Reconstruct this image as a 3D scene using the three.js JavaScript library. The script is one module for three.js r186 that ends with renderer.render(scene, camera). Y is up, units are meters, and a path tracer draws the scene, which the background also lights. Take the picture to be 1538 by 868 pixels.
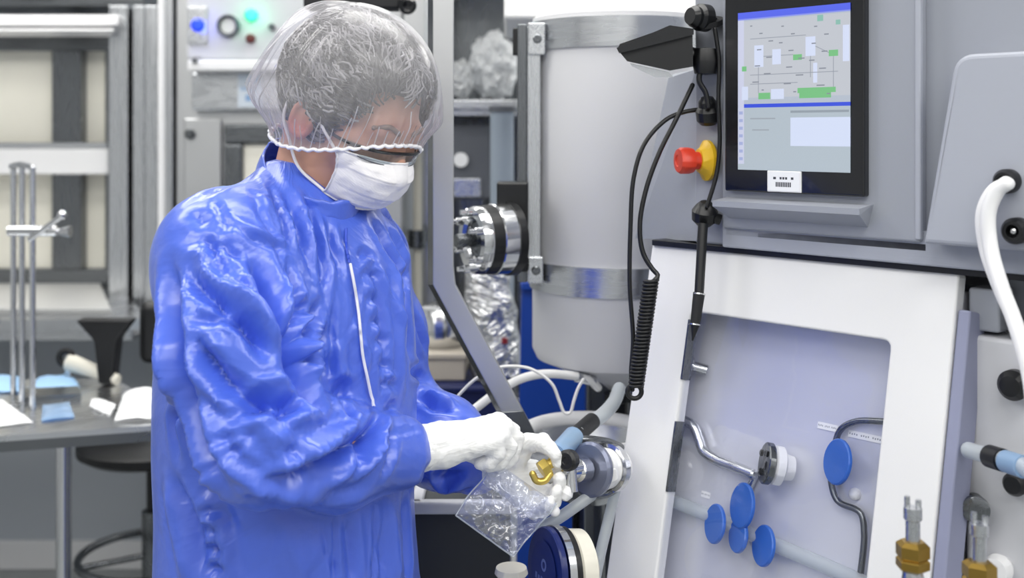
import * as THREE from 'three';
import { RoundedBoxGeometry } from 'three/addons/geometries/RoundedBoxGeometry.js';
import { ConvexGeometry } from 'three/addons/geometries/ConvexGeometry.js';
import { mergeGeometries, mergeVertices, toCreasedNormals } from 'three/addons/utils/BufferGeometryUtils.js';
import { ImprovedNoise } from 'three/addons/math/ImprovedNoise.js';
import { RectAreaLightUniformsLib } from 'three/addons/lights/RectAreaLightUniformsLib.js';

// ---------------------------------------------------------------- camera, light, exposure
RectAreaLightUniformsLib.init();
const scene = new THREE.Scene();
scene.background = new THREE.Color(0x0b0c0e);
const FPX = 1650, CX = 769, HOR = 200, EYE = 1.55;
const camera = new THREE.PerspectiveCamera(2 * Math.atan(434 / FPX) * 180 / Math.PI, 1538 / 868, 0.05, 30);
camera.position.set(0, EYE, 0);
camera.setViewOffset(1538, 868, 0, 434 - HOR, 1538, 868);   // level camera, lens shifted down
camera.focus = 1.48;
camera.userData.fStop = 3.2;
const renderer = new THREE.WebGLRenderer();
renderer.toneMapping = THREE.LinearToneMapping;
renderer.toneMappingExposure = 1.3;
renderer.shadowMap.enabled = true;

const CEIL = 2.75;
const LUMINAIRES = [];                      // x, z of the ceiling panels
for (const x of [-1.5, 0.1, 1.5]) for (const z of [-3.1, -1.75, -0.2, 1.1]) LUMINAIRES.push([x, z]);
const PANEL_LIGHT = 5.4;

// ---------------------------------------------------------------- helpers
const V = (x, y, z) => new THREE.Vector3(x, y, z);
const P = (px, py, d) => V((px - CX) / FPX * d, EYE - (py - HOR) / FPX * d, -d);   // surveyed point: picture place and measured distance
let seed = 7;
const rnd = () => { seed = (seed * 1664525 + 1013904223) % 4294967296; return seed / 4294967296; };
const noise = new ImprovedNoise();
const nz = (x, y, z) => noise.noise(x + 31.7, y + 11.3, z + 57.1);
const used = {};
const numbered = n => { used[n] = (used[n] || 0) + 1; return used[n] === 1 ? n : n + '_' + String(used[n] - 1).padStart(3, '0'); };
function thing(name, label, category, group) {
  const g = new THREE.Group(); g.name = numbered(name);
  g.userData = { label, category }; if (group) g.userData.group = group;
  scene.add(g); return g;
}
function struct(name, label, category, geo, m, at) {
  const o = new THREE.Mesh(geo, m); o.name = numbered(name); if (at) o.position.copy(at);
  o.userData = { label, category, kind: 'structure' };
  o.castShadow = o.receiveShadow = true; scene.add(o); return o;
}
function part(parent, name, geo, m, label) {
  const o = new THREE.Mesh(geo, m); o.name = name; if (label) o.userData.label = label;
  o.castShadow = o.receiveShadow = true; parent.add(o); return o;
}
function settle(g) {                        // put the group's origin at the thing's base
  g.updateMatrixWorld(true);
  const b = new THREE.Box3().setFromObject(g), o = V((b.min.x + b.max.x) / 2, b.min.y, (b.min.z + b.max.z) / 2);
  for (const c of g.children) c.position.sub(o);
  g.position.add(o); return g;
}
function merge(list) {
  return mergeGeometries(list.map(g => {
    const n = g.index ? g.toNonIndexed() : g.clone();
    for (const k of Object.keys(n.attributes)) if (!['position', 'normal', 'uv'].includes(k)) n.deleteAttribute(k);
    if (!n.attributes.uv) n.setAttribute('uv', new THREE.BufferAttribute(new Float32Array(n.attributes.position.count * 2), 2));
    return n;
  }));
}
const rbox = (w, h, d, r = 0.004) => new RoundedBoxGeometry(w, h, d, 2, Math.min(r, w / 2.01, h / 2.01, d / 2.01));
const boxAt = (x0, x1, y0, y1, z0, z1, r = 0.003) => rbox(Math.abs(x1 - x0), Math.abs(y1 - y0), Math.abs(z1 - z0), r).translate((x0 + x1) / 2, (y0 + y1) / 2, (z0 + z1) / 2);
function along(geo, a, b) {                 // a +y geometry, base at 0, turned to run from a towards b
  const q = new THREE.Quaternion().setFromUnitVectors(V(0, 1, 0), b.clone().sub(a).normalize());
  return geo.applyQuaternion(q).translate(a.x, a.y, a.z);
}
const rod = (a, b, r, r2 = r, seg = 20) => along(new THREE.CylinderGeometry(r2, r, a.distanceTo(b), seg).translate(0, a.distanceTo(b) / 2, 0), a, b);
const tube = (pts, r, seg = 48, rs = 10) => { const c = new THREE.CatmullRomCurve3(pts, false, 'centripetal'); return merge([new THREE.TubeGeometry(c, seg, r, rs), new THREE.SphereGeometry(r, 10, 8).translate(...pts[0].toArray()), new THREE.SphereGeometry(r, 10, 8).translate(...pts[pts.length - 1].toArray())]); };
const lathe = (prof, seg = 48) => toCreasedNormals(new THREE.LatheGeometry(prof.map(([r, y]) => new THREE.Vector2(r, y)), seg), 0.6);
const hull = pts => { const g = new ConvexGeometry(pts); g.setAttribute('uv', new THREE.BufferAttribute(new Float32Array(g.attributes.position.count * 2), 2)); const p = g.attributes.position; for (let i = 0; i < p.count; i++) g.attributes.uv.setXY(i, p.getX(i) + p.getZ(i), p.getY(i)); return g; };
function slab(poly, thick, bevel = 0.003, holes = []) {   // polygon in xy, front face at z = 0, going back
  const s = new THREE.Shape(poly.map(([x, y]) => new THREE.Vector2(x, y)));
  for (const h of holes) s.holes.push(new THREE.Path(h.map(([x, y]) => new THREE.Vector2(x, y))));
  const g = new THREE.ExtrudeGeometry(s, { depth: thick - 2 * bevel, bevelEnabled: bevel > 0, bevelThickness: bevel, bevelSize: bevel, bevelOffset: -bevel, bevelSegments: 3, curveSegments: 10 });
  return g.translate(0, 0, -thick + bevel);
}
function rounded(poly, r, n = 5) {          // polygon with rounded corners
  const out = [], m = poly.length;
  for (let i = 0; i < m; i++) {
    const p = new THREE.Vector2(...poly[i]), a = new THREE.Vector2(...poly[(i + m - 1) % m]), b = new THREE.Vector2(...poly[(i + 1) % m]);
    const rr = typeof r === 'number' ? r : r[i];
    if (!rr) { out.push(poly[i]); continue; }
    const s = p.clone().add(a.sub(p).setLength(rr)), e = p.clone().add(b.sub(p).setLength(rr));
    for (let k = 0; k <= n; k++) { const t = k / n; out.push([(1 - t) ** 2 * s.x + 2 * t * (1 - t) * p.x + t * t * e.x, (1 - t) ** 2 * s.y + 2 * t * (1 - t) * p.y + t * t * e.y]); }
  }
  return out;
}
function hitPlane(px, py, mw, z) {          // local point of a frame's plane z seen at a picture place
  const inv = mw.clone().invert(), o = V(0, EYE, 0).applyMatrix4(inv), e = P(px, py, 1).applyMatrix4(inv), d = e.sub(o);
  return o.addScaledVector(d, (z - o.z) / d.z);
}

// ---------------------------------------------------------------- textures and materials
function dataTex(n, f, srgb = false, rep = 1) {
  const a = new Uint8Array(n * n * 4);
  for (let y = 0; y < n; y++) for (let x = 0; x < n; x++) { const c = f(x / n, y / n), i = (y * n + x) * 4; if (typeof c === 'number') a[i] = a[i + 1] = a[i + 2] = Math.max(0, Math.min(255, c * 255)); else for (let k = 0; k < 3; k++) a[i + k] = Math.max(0, Math.min(255, c[k] * 255)); a[i + 3] = 255; }
  const t = new THREE.DataTexture(a, n, n); t.wrapS = t.wrapT = THREE.RepeatWrapping; t.magFilter = THREE.LinearFilter; t.minFilter = THREE.LinearMipmapLinearFilter; t.generateMipmaps = true;
  if (srgb) t.colorSpace = THREE.SRGBColorSpace; t.repeat.set(rep, rep); t.needsUpdate = true; return t;
}
const per = (u, v, f, s = 0) => {          // periodic noise on a torus
  const a = u * Math.PI * 2, b = v * Math.PI * 2, r = f / (2 * Math.PI);
  return nz(Math.cos(a) * r + s, Math.sin(a) * r + Math.cos(b) * r * 1.7, Math.sin(b) * r + s * 0.37);
};
const crinkle = dataTex(512, (u, v) => 0.5 + 0.5 * per(u, v, 9) + 0.28 * (1 - 2 * Math.abs(per(u, v, 20, 5))) + 0.1 * per(u, v, 60, 9));
const brushed = dataTex(256, (u, v) => 0.5 + 0.3 * nz(u * 2, v * 90, 1) + 0.2 * nz(u * 4, v * 40, 3));
const blotch = dataTex(256, (u, v) => 0.75 + 0.25 * per(u, v, 6, 2) + 0.12 * per(u, v, 22, 4));
const grainTex = dataTex(256, (u, v) => 0.5 + 0.4 * per(u, v, 60, 2) + 0.2 * per(u, v, 24, 4));
const mat = (color, roughness = 0.5, o = {}) => new THREE.MeshPhysicalMaterial({ color, roughness, side: THREE.DoubleSide, ...o });
const M = {
  steel: mat(0xcfd1d4, 0.36, { metalness: 1, roughnessMap: blotch, bumpMap: brushed, bumpScale: 0.00005 }),
  steelDark: mat(0x787b7e, 0.38, { metalness: 1, roughnessMap: blotch }),
  steelBright: mat(0xd8d9db, 0.16, { metalness: 1 }),
  steelBrushed: mat(0xc4c5c6, 0.44, { metalness: 1, bumpMap: brushed, bumpScale: 0.00012 }),
  gown: mat(0x4c6ad6, 0.29, { bumpMap: crinkle, bumpScale: 0.0009, sheen: 0.6, sheenColor: new THREE.Color(0xb4c4ff), sheenRoughness: 0.4, clearcoat: 0.5, clearcoatRoughness: 0.3 }),
  gownEdge: mat(0x2f4fc6, 0.45),
  zipper: mat(0xe6e6ee, 0.5),
  skin: mat(0xc68e72, 0.5, { vertexColors: true }),
  mask: mat(0xf0eef0, 0.85, { bumpMap: grainTex, bumpScale: 0.0003 }),
  glove: mat(0xf4f4f2, 0.55, { bumpMap: crinkle, bumpScale: 0.0012 }),
  film: mat(0xf3f2f6, 0.2, { transmission: 0.82, thickness: 0, ior: 1.3, side: THREE.DoubleSide }),
  filmGather: mat(0xf4f3f6, 0.3, { transmission: 0.6, thickness: 0, ior: 1.3 }),
  filmEdge: mat(0xf2f1f4, 0.7),
  lens: mat(0xdfe6ea, 0.03, { transmission: 0.95, thickness: 0, ior: 1.5 }),
  black: mat(0x101114, 0.4),
  blackMatt: mat(0x17181b, 0.75),
  blackGloss: mat(0x0b0c10, 0.15, { clearcoat: 0.4 }),
  grey: mat(0x9a9ea8, 0.42, { bumpMap: grainTex, bumpScale: 0.00012 }),
  greyLight: mat(0xa9adb8, 0.38, { bumpMap: grainTex, bumpScale: 0.00012 }),
  greyDark: mat(0x54575e, 0.5),
  lavender: mat(0x8f93ad, 0.5),
  white: mat(0xeeeeef, 0.35),
  whiteMatt: mat(0xe9e9e8, 0.7),
  tankWhite: mat(0xdcdcde, 0.4),
  panelPale: mat(0xcdced3, 0.4, { bumpMap: grainTex, bumpScale: 0.0001 }),
  chamber: mat(0xdfe0e8, 0.28, { metalness: 0.3 }),
  pane: mat(0xfafbff, 0.03, { transmission: 1, thickness: 0, ior: 1.52 }),
  blueDisc: mat(0x3b78d8, 0.35, { transmission: 0.25, thickness: 0 }),
  bluePlastic: mat(0x0f3f9e, 0.4),
  navy: mat(0x0d1b4f, 0.5),
  navyDisc: mat(0x13225f, 0.3),
  brass: mat(0xa98a45, 0.3, { metalness: 1 }),
  gold: mat(0xd6bb62, 0.3, { metalness: 0.8 }),
  clear: mat(0xeef2f6, 0.06, { transmission: 0.93, thickness: 0, ior: 1.5 }),
  clearMilky: mat(0xe6ebef, 0.35, { transmission: 0.6, thickness: 0, ior: 1.45 }),
  blueTube: mat(0xa9c9ea, 0.25, { transmission: 0.45, thickness: 0 }),
  bag: mat(0xf2f4fb, 0.06, { transmission: 0.93, thickness: 0, ior: 2.0 }),
  wallPale: mat(0xb9bfc6, 0.6),
  wallWhite: mat(0xb9bbbd, 0.7),
  cream: mat(0xf8f5e8, 0.35),
  floor: mat(0x8f9394, 0.35, { roughnessMap: blotch }),
  ceiling: mat(0xcfd0d1, 0.8),
  beige: mat(0xb5ada0, 0.6),
  yellow: mat(0xe3b81c, 0.4), red: mat(0xd8402a, 0.35),
  paleBlue: mat(0x9fc6ec, 0.6), paper: mat(0xf2f3f4, 0.8), ivory: mat(0xdedacd, 0.5),
  foil: mat(0xd0d1d3, 0.25, { metalness: 0.85, bumpMap: crinkle, bumpScale: 0.01 }),
  plasticWrap: mat(0xeff1f3, 0.3, { transmission: 0.35, thickness: 0, bumpMap: crinkle, bumpScale: 0.01 }),
  hair: mat(0xffffff, 0.5, { vertexColors: true }),
};
const glow = (hex, k = 1) => mat(hex, 0.4, { emissive: new THREE.Color(hex), emissiveIntensity: k });

// ---------------------------------------------------------------- room
const X0 = -2.9, X1 = 2.3, Z0 = -3.92, Z1 = 2.0, T = 0.12;
struct('floor', 'smooth grey cleanroom floor', 'floor', new THREE.BoxGeometry(X1 - X0, T, Z1 - Z0), M.floor, V((X0 + X1) / 2, -T / 2, (Z0 + Z1) / 2));
struct('ceiling', 'white cleanroom ceiling', 'ceiling', new THREE.BoxGeometry(X1 - X0, T, Z1 - Z0), M.ceiling, V((X0 + X1) / 2, CEIL + T / 2, (Z0 + Z1) / 2));
struct('wall_back', 'pale blue-grey panel wall behind the steel benches', 'wall', new THREE.BoxGeometry(X1 - X0 + 2 * T, CEIL + 2 * T, T), M.wallPale, V((X0 + X1) / 2, CEIL / 2, Z0 - T / 2));
struct('wall_front', 'white cleanroom wall facing the machine', 'wall', new THREE.BoxGeometry(X1 - X0 + 2 * T, CEIL + 2 * T, T), M.wallWhite, V((X0 + X1) / 2, CEIL / 2, Z1 + T / 2));
struct('wall_left', 'white cleanroom side wall beyond the work table', 'wall', new THREE.BoxGeometry(T, CEIL + 2 * T, Z1 - Z0), M.wallWhite, V(X0 - T / 2, CEIL / 2, (Z0 + Z1) / 2));
struct('wall_right', 'white cleanroom side wall beyond the machine', 'wall', new THREE.BoxGeometry(T, CEIL + 2 * T, Z1 - Z0), M.wallWhite, V(X1 + T / 2, CEIL / 2, (Z0 + Z1) / 2));
struct('baseboard_back', 'white coved skirting along the back wall', 'skirting', rbox(X1 - X0, 0.1, 0.02), M.white, V((X0 + X1) / 2, 0.05, Z0 + 0.01));
for (const [x, z] of LUMINAIRES) {
  const g = thing('ceiling_light', 'square-edged white ceiling light panel in the cleanroom ceiling', 'light', 'ceiling light panels');
  part(g, 'frame', merge([boxAt(-0.62, 0.62, -0.03, 0, -0.32, -0.29), boxAt(-0.62, 0.62, -0.03, 0, 0.29, 0.32), boxAt(-0.62, -0.59, -0.03, 0, -0.29, 0.29), boxAt(0.59, 0.62, -0.03, 0, -0.29, 0.29)]), M.white);
  part(g, 'diffuser', new THREE.BoxGeometry(1.18, 0.008, 0.58).translate(0, -0.01, 0), glow(0xffffff, 1.2));
  g.position.set(x, CEIL, z);
  const l = new THREE.RectAreaLight(0xfffdf8, PANEL_LIGHT, 1.16, 0.56); l.position.set(x, CEIL - 0.04, z); l.lookAt(x, 0, z); scene.add(l);
}

// ================================================================ the process machine
const TILT = 12.3 * Math.PI / 180;
const machine = thing('process_machine', 'grey and white process machine with touch screen and slanted glass door', 'machine');
machine.position.set(0.217, 0, -1.7); machine.rotation.y = -47 * Math.PI / 180; machine.updateMatrixWorld(true);
const MW = machine.matrixWorld.clone();
const mh = (px, py, z = 0) => hitPlane(px, py, MW, z);
const doorFrame = new THREE.Matrix4().makeTranslation(0, 1.38, 0).multiply(new THREE.Matrix4().makeRotationX(-TILT));
const DW = MW.clone().multiply(doorFrame);
const dh = (px, py, z = 0) => hitPlane(px, py, DW, z);
{
  const g = machine, XR = 0.86, TOP = 2.05, BACK = -0.36;
  const xm = mh(1042, 200, 0).x;
  // body of the machine above the door
  part(g, 'housing', boxAt(xm, XR, 1.385, TOP, BACK, 0, 0.006), M.grey);
  const tl = mh(1004, 117, -0.055), bl = mh(954, 358, -0.055);
  const sc = [];
  for (const [p, z] of [[mh(1046, 104, -0.004), 0], [mh(1046, 362, 0.0), 0], [tl, 0], [bl, 0], [mh(1014, 110, -0.055), 0]]) sc.push(p.clone());
  for (const p of [tl, bl, V(xm + 0.02, tl.y + 0.01, 0), V(xm + 0.02, bl.y, 0)]) sc.push(V(p.x + 0.015, p.y, BACK));
  part(g, 'side_cover', hull(sc), M.grey);
  // lower body that carries the chamber, and the plinth
  const o = doorFrame.clone(); const dl = (x, y, z) => V(x, y, z).applyMatrix4(o);
  part(g, 'lower_body', hull([dl(0.004, -0.006, -0.10), dl(0.48, -0.006, -0.10), dl(0.004, -0.8, -0.10), dl(0.48, -0.8, -0.10), V(0.004, 1.375, BACK), V(0.48, 1.375, BACK), V(0.004, 0.6, BACK), V(0.48, 0.6, BACK)]), M.greyLight);
  part(g, 'plinth', boxAt(-0.01, XR, 0, 0.6, BACK, 0.08, 0.008), M.grey);
  // raised screen module
  const a = mh(1084, 338, 0.02), b = mh(1381, 358, 0.02);
  part(g, 'screen_module', boxAt(a.x, b.x, a.y - 0.004, TOP, 0, 0.02, 0.004), M.grey);
  part(g, 'shadow_gap', boxAt(a.x, b.x + 0.006, a.y - 0.016, a.y - 0.004, -0.002, 0.012, 0.002), M.black);  // black strip stands in for the shadow gap below the screen module
  part(g, 'trim_strip', boxAt(mh(1374, 100, 0.022).x, mh(1383, 100, 0.022).x, a.y, TOP, 0.015, 0.023, 0.002), M.greyLight);
  // touch screen
  const l0 = mh(1088, 150, 0.032).x, l1 = mh(1298, 150, 0.032).x, yb = mh(1190, 291, 0.032).y;
  const pnl = part(g, 'touch_panel', boxAt(l0, l1, yb, yb + 0.325, 0.018, 0.032, 0.003), M.blackGloss, 'black bezel of the touch screen');
  const s0 = mh(1108, 150, 0.034).x, s1 = mh(1277, 150, 0.034).x, t0 = mh(1190, 257, 0.034).y, t1 = mh(1190, 12, 0.034).y;
  const cv = document.createElement('canvas'); cv.width = 512; cv.height = 700; const c = cv.getContext('2d');
  c.fillStyle = '#b9c2d0'; c.fillRect(0, 0, 512, 700);
  c.fillStyle = '#c6cad2'; c.fillRect(0, 40, 512, 340);
  c.fillStyle = '#b7c3cd'; c.fillRect(0, 420, 512, 280);
  c.fillStyle = '#5b6bf0'; c.fillRect(0, 0, 512, 28); c.fillStyle = '#8a96f0'; c.fillRect(0, 28, 512, 6);
  c.fillStyle = '#cfd3ea'; c.fillRect(0, 34, 30, 640);
  c.fillStyle = '#3f57e0'; c.fillRect(30, 408, 482, 16);
  const rect = (x, y, w, h, f) => { c.fillStyle = f; c.fillRect(x, y, w, h); };
  for (const [x, y, w, h] of [[80, 150, 44, 96], [166, 172, 40, 66], [318, 128, 44, 82], [480, 90, 28, 150], [352, 240, 18, 84], [20, 330, 30, 60], [160, 345, 60, 44]]) rect(x, y, w, h, '#d9e2fa');
  for (const [x, y, w, h] of [[262, 200, 40, 24], [420, 190, 40, 26], [20, 240, 22, 22], [100, 360, 56, 28], [282, 344, 168, 22], [290, 366, 140, 22]]) rect(x, y, w, h, '#7cc487');
  for (const [x, y, w, h] of [[370, 40, 26, 26], [450, 66, 20, 20]]) rect(x, y, w, h, '#8fc0b4');
  c.strokeStyle = '#9aa0ab'; c.lineWidth = 3;
  for (const q of [[60, 120, 320, 120], [60, 280, 460, 280], [124, 200, 166, 200], [206, 200, 262, 200], [362, 170, 420, 200], [340, 210, 340, 300], [440, 216, 440, 344], [100, 246, 100, 360], [60, 320, 282, 320]]) { c.beginPath(); c.moveTo(q[0], q[1]); c.lineTo(q[2], q[3]); c.stroke(); }
  c.fillStyle = '#8b909b'; for (let k = 0; k < 26; k++) c.fillRect(60 + (k * 137) % 400, 60 + (k * 83) % 320, 10 + (k * 7) % 26, 5);
  rect(250, 440, 256, 10, '#98a2ac'); rect(250, 470, 262, 122, '#d9e3fb'); rect(60, 470, 120, 6, '#a4acb5'); rect(70, 520, 80, 6, '#a4acb5');
  for (let k = 0; k < 7; k++) rect(6, 440 + k * 34, 18, 14, '#aab4dd');
  const tex = new THREE.CanvasTexture(cv); tex.colorSpace = THREE.SRGBColorSpace;
  part(pnl, 'screen', new THREE.PlaneGeometry(s1 - s0, t1 - t0).translate((s0 + s1) / 2, (t0 + t1) / 2, 0.0335), new THREE.MeshPhysicalMaterial({ color: 0x222428, roughness: 0.2, map: tex, emissive: 0xffffff, emissiveMap: tex, emissiveIntensity: 0.72 }), 'lit process diagram on the touch screen');
  const sl = new THREE.RectAreaLight(0xc9d4f4, 0.25, s1 - s0, t1 - t0); sl.position.copy(V((s0 + s1) / 2, (t0 + t1) / 2, 0.036).applyMatrix4(MW)); sl.lookAt(V((s0 + s1) / 2, (t0 + t1) / 2, 1).applyMatrix4(MW)); scene.add(sl);
  const cl = document.createElement('canvas'); cl.width = 256; cl.height = 180; const e = cl.getContext('2d');
  e.fillStyle = '#eceef2'; e.fillRect(0, 0, 256, 180); e.fillStyle = '#3a3d44';
  for (const [x, w] of [[44, 22], [96, 16], [118, 16], [140, 16], [186, 20]]) e.fillRect(x, 48, w, 22);
  for (let k = 0; k < 9; k++) e.fillRect(64 + k * 14, 96, 10, 44);
  const lt = new THREE.CanvasTexture(cl); lt.colorSpace = THREE.SRGBColorSpace;
  const q0 = mh(1152, 256, 0.034), q1 = mh(1203, 290, 0.034);
  part(pnl, 'label_plate', boxAt(q0.x, q1.x, q1.y, q0.y, 0.031, 0.034, 0.0012), M.white, 'small white label below the screen');
  part(pnl, 'label_print', new THREE.PlaneGeometry((q1.x - q0.x) * 0.94, (q0.y - q1.y) * 0.9).translate((q0.x + q1.x) / 2, (q0.y + q1.y) / 2, 0.0344), mat(0xffffff, 0.5, { map: lt }));
  // wedge ledge under the screen
  const w0 = mh(1086, 296, 0.03), w1 = mh(1306, 326, 0.03);
  part(g, 'ledge', hull([V(w0.x, w0.y, 0.02), V(w1.x, w0.y, 0.02), V(w0.x, w0.y - 0.004, 0.055), V(w1.x, w0.y - 0.004, 0.055), V(w0.x + 0.004, w0.y - 0.03, 0.02), V(w1.x - 0.008, w0.y - 0.03, 0.02), V(w0.x, w0.y - 0.012, 0.055), V(w1.x, w0.y - 0.012, 0.055)]), M.grey);
  // raised rounded cover on the right
  const cvr = [[1386, 366], [1424, 120], [1434, 82]].map(([x, y]) => mh(x, y, 0.05));
  const poly = [[cvr[0].x, cvr[0].y], [XR, cvr[0].y], [XR, cvr[2].y], [cvr[2].x, cvr[2].y]];
  part(g, 'cable_cover', slab(rounded(poly, [0.004, 0, 0, 0.022], 6), 0.05, 0.006).translate(0, 0, 0.05), M.greyLight);
  part(g, 'lower_lip', boxAt(mh(1084, 380, 0.012).x, XR, 1.385, cvr[0].y + 0.012, 0, 0.012, 0.003), M.greyLight);
  part(g, 'seal_strip', boxAt(0.004, XR, 1.377, 1.386, -0.09, 0.006, 0.001), M.black);
  // sockets on the cover
  for (const [px, py, r] of [[1516, 272, 0.014], [1530, 346, 0.015]]) { const s = mh(px, py, 0.05); const k = part(g, 'socket', along(lathe([[0, 0], [r, 0], [r, 0.012], [r * 0.75, 0.018], [r * 0.5, 0.018], [r * 0.5, 0.008], [0, 0.008]]), s, s.clone().add(V(0, 0, 1))), M.black, 'black round cable socket'); part(k, 'pin', new THREE.SphereGeometry(r * 0.35, 12, 8).translate(s.x, s.y, s.z + 0.012), M.steelBright); }
  // panel right of the door, recess above it
  const rp = mh(1470, 505, -0.01).y;
  part(g, 'recess_panel', boxAt(0.49, XR, rp, 1.385, BACK, -0.075, 0.003), M.grey);
  part(g, 'side_panel', boxAt(0.487, XR, 0.6, rp, BACK, -0.012, 0.006), M.panelPale);
  part(g, 'recess_block', boxAt(mh(1455, 450, -0.02).x, mh(1502, 450, -0.02).x, rp + 0.005, 1.36, -0.06, -0.018, 0.004), M.grey);
  part(g, 'recess_latch', merge([boxAt(mh(1512, 470, -0.02).x, mh(1538, 470, -0.02).x, rp + 0.01, 1.31, -0.05, -0.015, 0.004), rod(V(mh(1508, 440, -0.01).x, 1.355, -0.02), V(mh(1538, 490, -0.01).x, 1.31, -0.02), 0.005)]), M.black);

  // the slanted door
  const dtl = dh(980, 365), W = dh(1441, 405).x, H = 0.8;
  const wl = dh(1037, 467), wr = dh(1338, 511);
  const door = part(g, 'door', slab(rounded([[0, 0], [0, -H], [W, -H], [W, 0]], 0.006, 3), 0.022, 0.003, [rounded([[wl.x, wl.y], [wr.x, wl.y], [wr.x, -H + 0.06], [wl.x, -H + 0.06]], 0.012, 4)]), mat(0xeaeaeb, 0.4), 'white frame of the slanted glass door');
  door.applyMatrix4(doorFrame);
  part(door, 'pane', new THREE.PlaneGeometry(wr.x - wl.x + 0.02, -wl.y - -H - 0.06 > 0 ? 0.02 + (wl.y + H - 0.06) : 0.5).translate((wl.x + wr.x) / 2, (wl.y - H + 0.06) / 2, -0.006), M.pane, 'clear window pane of the door');
  part(door, 'side_rail', boxAt(W + 0.001, W + 0.017, -H, -0.045, -0.05, -0.004, 0.003), M.lavender);
  for (const [e0, e1] of [[0.1, 0.012], [0.26, 0.16]]) part(door, 'edge_seal', boxAt(wl.x - 0.001, wl.x + 0.003, wl.y - e0, wl.y - e1, -0.018, 0.002, 0.001), M.steelDark);
  // the chamber behind it
  const ZB = -0.052;
  const ch = part(g, 'chamber', merge([boxAt(0.006, W - 0.004, -H + 0.02, -0.02, ZB - 0.006, ZB, 0.002), boxAt(0.006, 0.014, -H + 0.02, -0.02, ZB, -0.024), boxAt(W - 0.012, W - 0.004, -H + 0.02, -0.02, ZB, -0.024), boxAt(0.006, W - 0.004, -0.028, -0.02, ZB, -0.024)]), M.chamber, 'pale inner wall of the chamber');
  ch.applyMatrix4(doorFrame);
  const q = (px, py, z) => dh(px, py, z);
  const tb = (list, r, z, m, nm, lb) => part(ch, nm, tube(list.map(([x, y]) => q(x, y, z)), r, 60, 12), m, lb);
  tb([[1000, 626], [1040, 638], [1050, 660], [1056, 676], [1075, 690], [1100, 700], [1130, 712]], 0.0075, -0.04, M.steel, 'bent_pipe', 'steel pipe bent in a step');
  tb([[1330, 633], [1285, 633], [1262, 646], [1252, 680], [1248, 720], [1258, 752], [1292, 770], [1298, 800], [1292, 868]], 0.0042, -0.042, M.steelDark, 'thin_pipe', 'thin bent steel tube');
  tb([[990, 745], [1060, 772], [1150, 812], [1240, 850], [1330, 890]], 0.010, -0.040, M.clearMilky, 'glass_pipe', 'clear pipe running across the chamber');
  tb([[1135, 712], [1125, 735], [1112, 770], [1105, 800]], 0.005, -0.045, M.steel, 'branch_pipe');
  const ax = V(-0.66, 0.05, 0.75).normalize(), axv = V(-0.45, 0.05, 0.89).normalize();
  const disc = (px, py, r, z, m, nm, lb, th = 0.006) => { const s = q(px, py, z); return part(ch, nm, along(lathe([[0, 0], [r * 0.94, 0], [r, 0.0015], [r, th - 0.0015], [r * 0.94, th], [0, th]], 40), s, s.clone().add(nm === 'port' ? ax : axv)), m, lb); };
  for (const [x, y, r] of [[1261, 694, 0.0295], [1077, 787, 0.027], [1118, 760, 0.031], [1150, 820, 0.027], [1112, 805, 0.023]]) disc(x, y, r, -0.027, M.blueDisc, 'valve_disc', 'blue plastic valve disc');
  const pt = disc(1158, 697, 0.028, -0.021, M.steelDark, 'port', 'round bolted port', 0.010);
  { // body and bolts of the port
    const s = q(1158, 697, -0.021), side = V(0.86, 0, 0.5).normalize(), up = V(0, 1, 0);
    part(ch, 'port_body', along(lathe([[0.0, 0], [0.016, 0], [0.018, 0.012], [0.026, 0.016], [0.026, 0.026], [0.022, 0.03], [0, 0.03]]), s.clone().addScaledVector(ax, -0.030), s.clone().addScaledVector(ax, 0.01)), M.white, 'white plastic port body');
    for (const [i, j, r] of [[-0.3, 0.45, 0.0045], [0.35, -0.1, 0.006], [-0.2, -0.5, 0.005], [0.4, 0.5, 0.004]]) part(ch, 'bolt', along(lathe([[0, 0], [r, 0], [r, 0.003], [r * 0.6, 0.004], [0, 0.004]], 16), s.clone().addScaledVector(ax, 0.0095).addScaledVector(side, i * 0.026).addScaledVector(up, j * 0.026), s.clone().addScaledVector(ax, 0.1).addScaledVector(side, i * 0.026).addScaledVector(up, j * 0.026)), M.blackGloss);
    const v = q(1062, 556, -0.045);
    part(ch, 'sample_port', along(lathe([[0, 0], [0.008, 0], [0.008, 0.02], [0.013, 0.022], [0.013, 0.034], [0.009, 0.036], [0, 0.036]]), v, v.clone().add(V(-0.8, 0.1, 0.5))), M.steelBright, 'small bright sample port');
    const v2 = q(1284, 742, -0.05);
    part(ch, 'pipe_clip', new THREE.SphereGeometry(0.008, 16, 12).translate(v2.x, v2.y, v2.z), M.white);
    const tx = document.createElement('canvas'); tx.width = 256; tx.height = 48; const k = tx.getContext('2d'); k.fillStyle = '#f6f6f8'; k.fillRect(0, 0, 256, 48); k.fillStyle = '#9a9da6'; for (let i = 0; i < 14; i++) if (i % 5 !== 4) k.fillRect(8 + i * 17, 16 + (i % 2) * 2, 9, 12);
    const tt = new THREE.CanvasTexture(tx); tt.colorSpace = THREE.SRGBColorSpace;
    for (const [x, y, w] of [[1243, 641, 0.03], [1300, 656, 0.05], [1060, 743, 0.016]]) { const s2 = q(x, y, ZB + 0.0012); part(ch, 'marking', new THREE.PlaneGeometry(w, 0.009).translate(s2.x, s2.y, s2.z), mat(0xffffff, 0.4, { map: tt })); }
  }
  // emergency stop on the left flank
  const es = mh(1064, 241, 0.0), ed = V(-Math.sin(0.5), 0, Math.cos(0.5)), to = (d) => es.clone().addScaledVector(ed, d);
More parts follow.
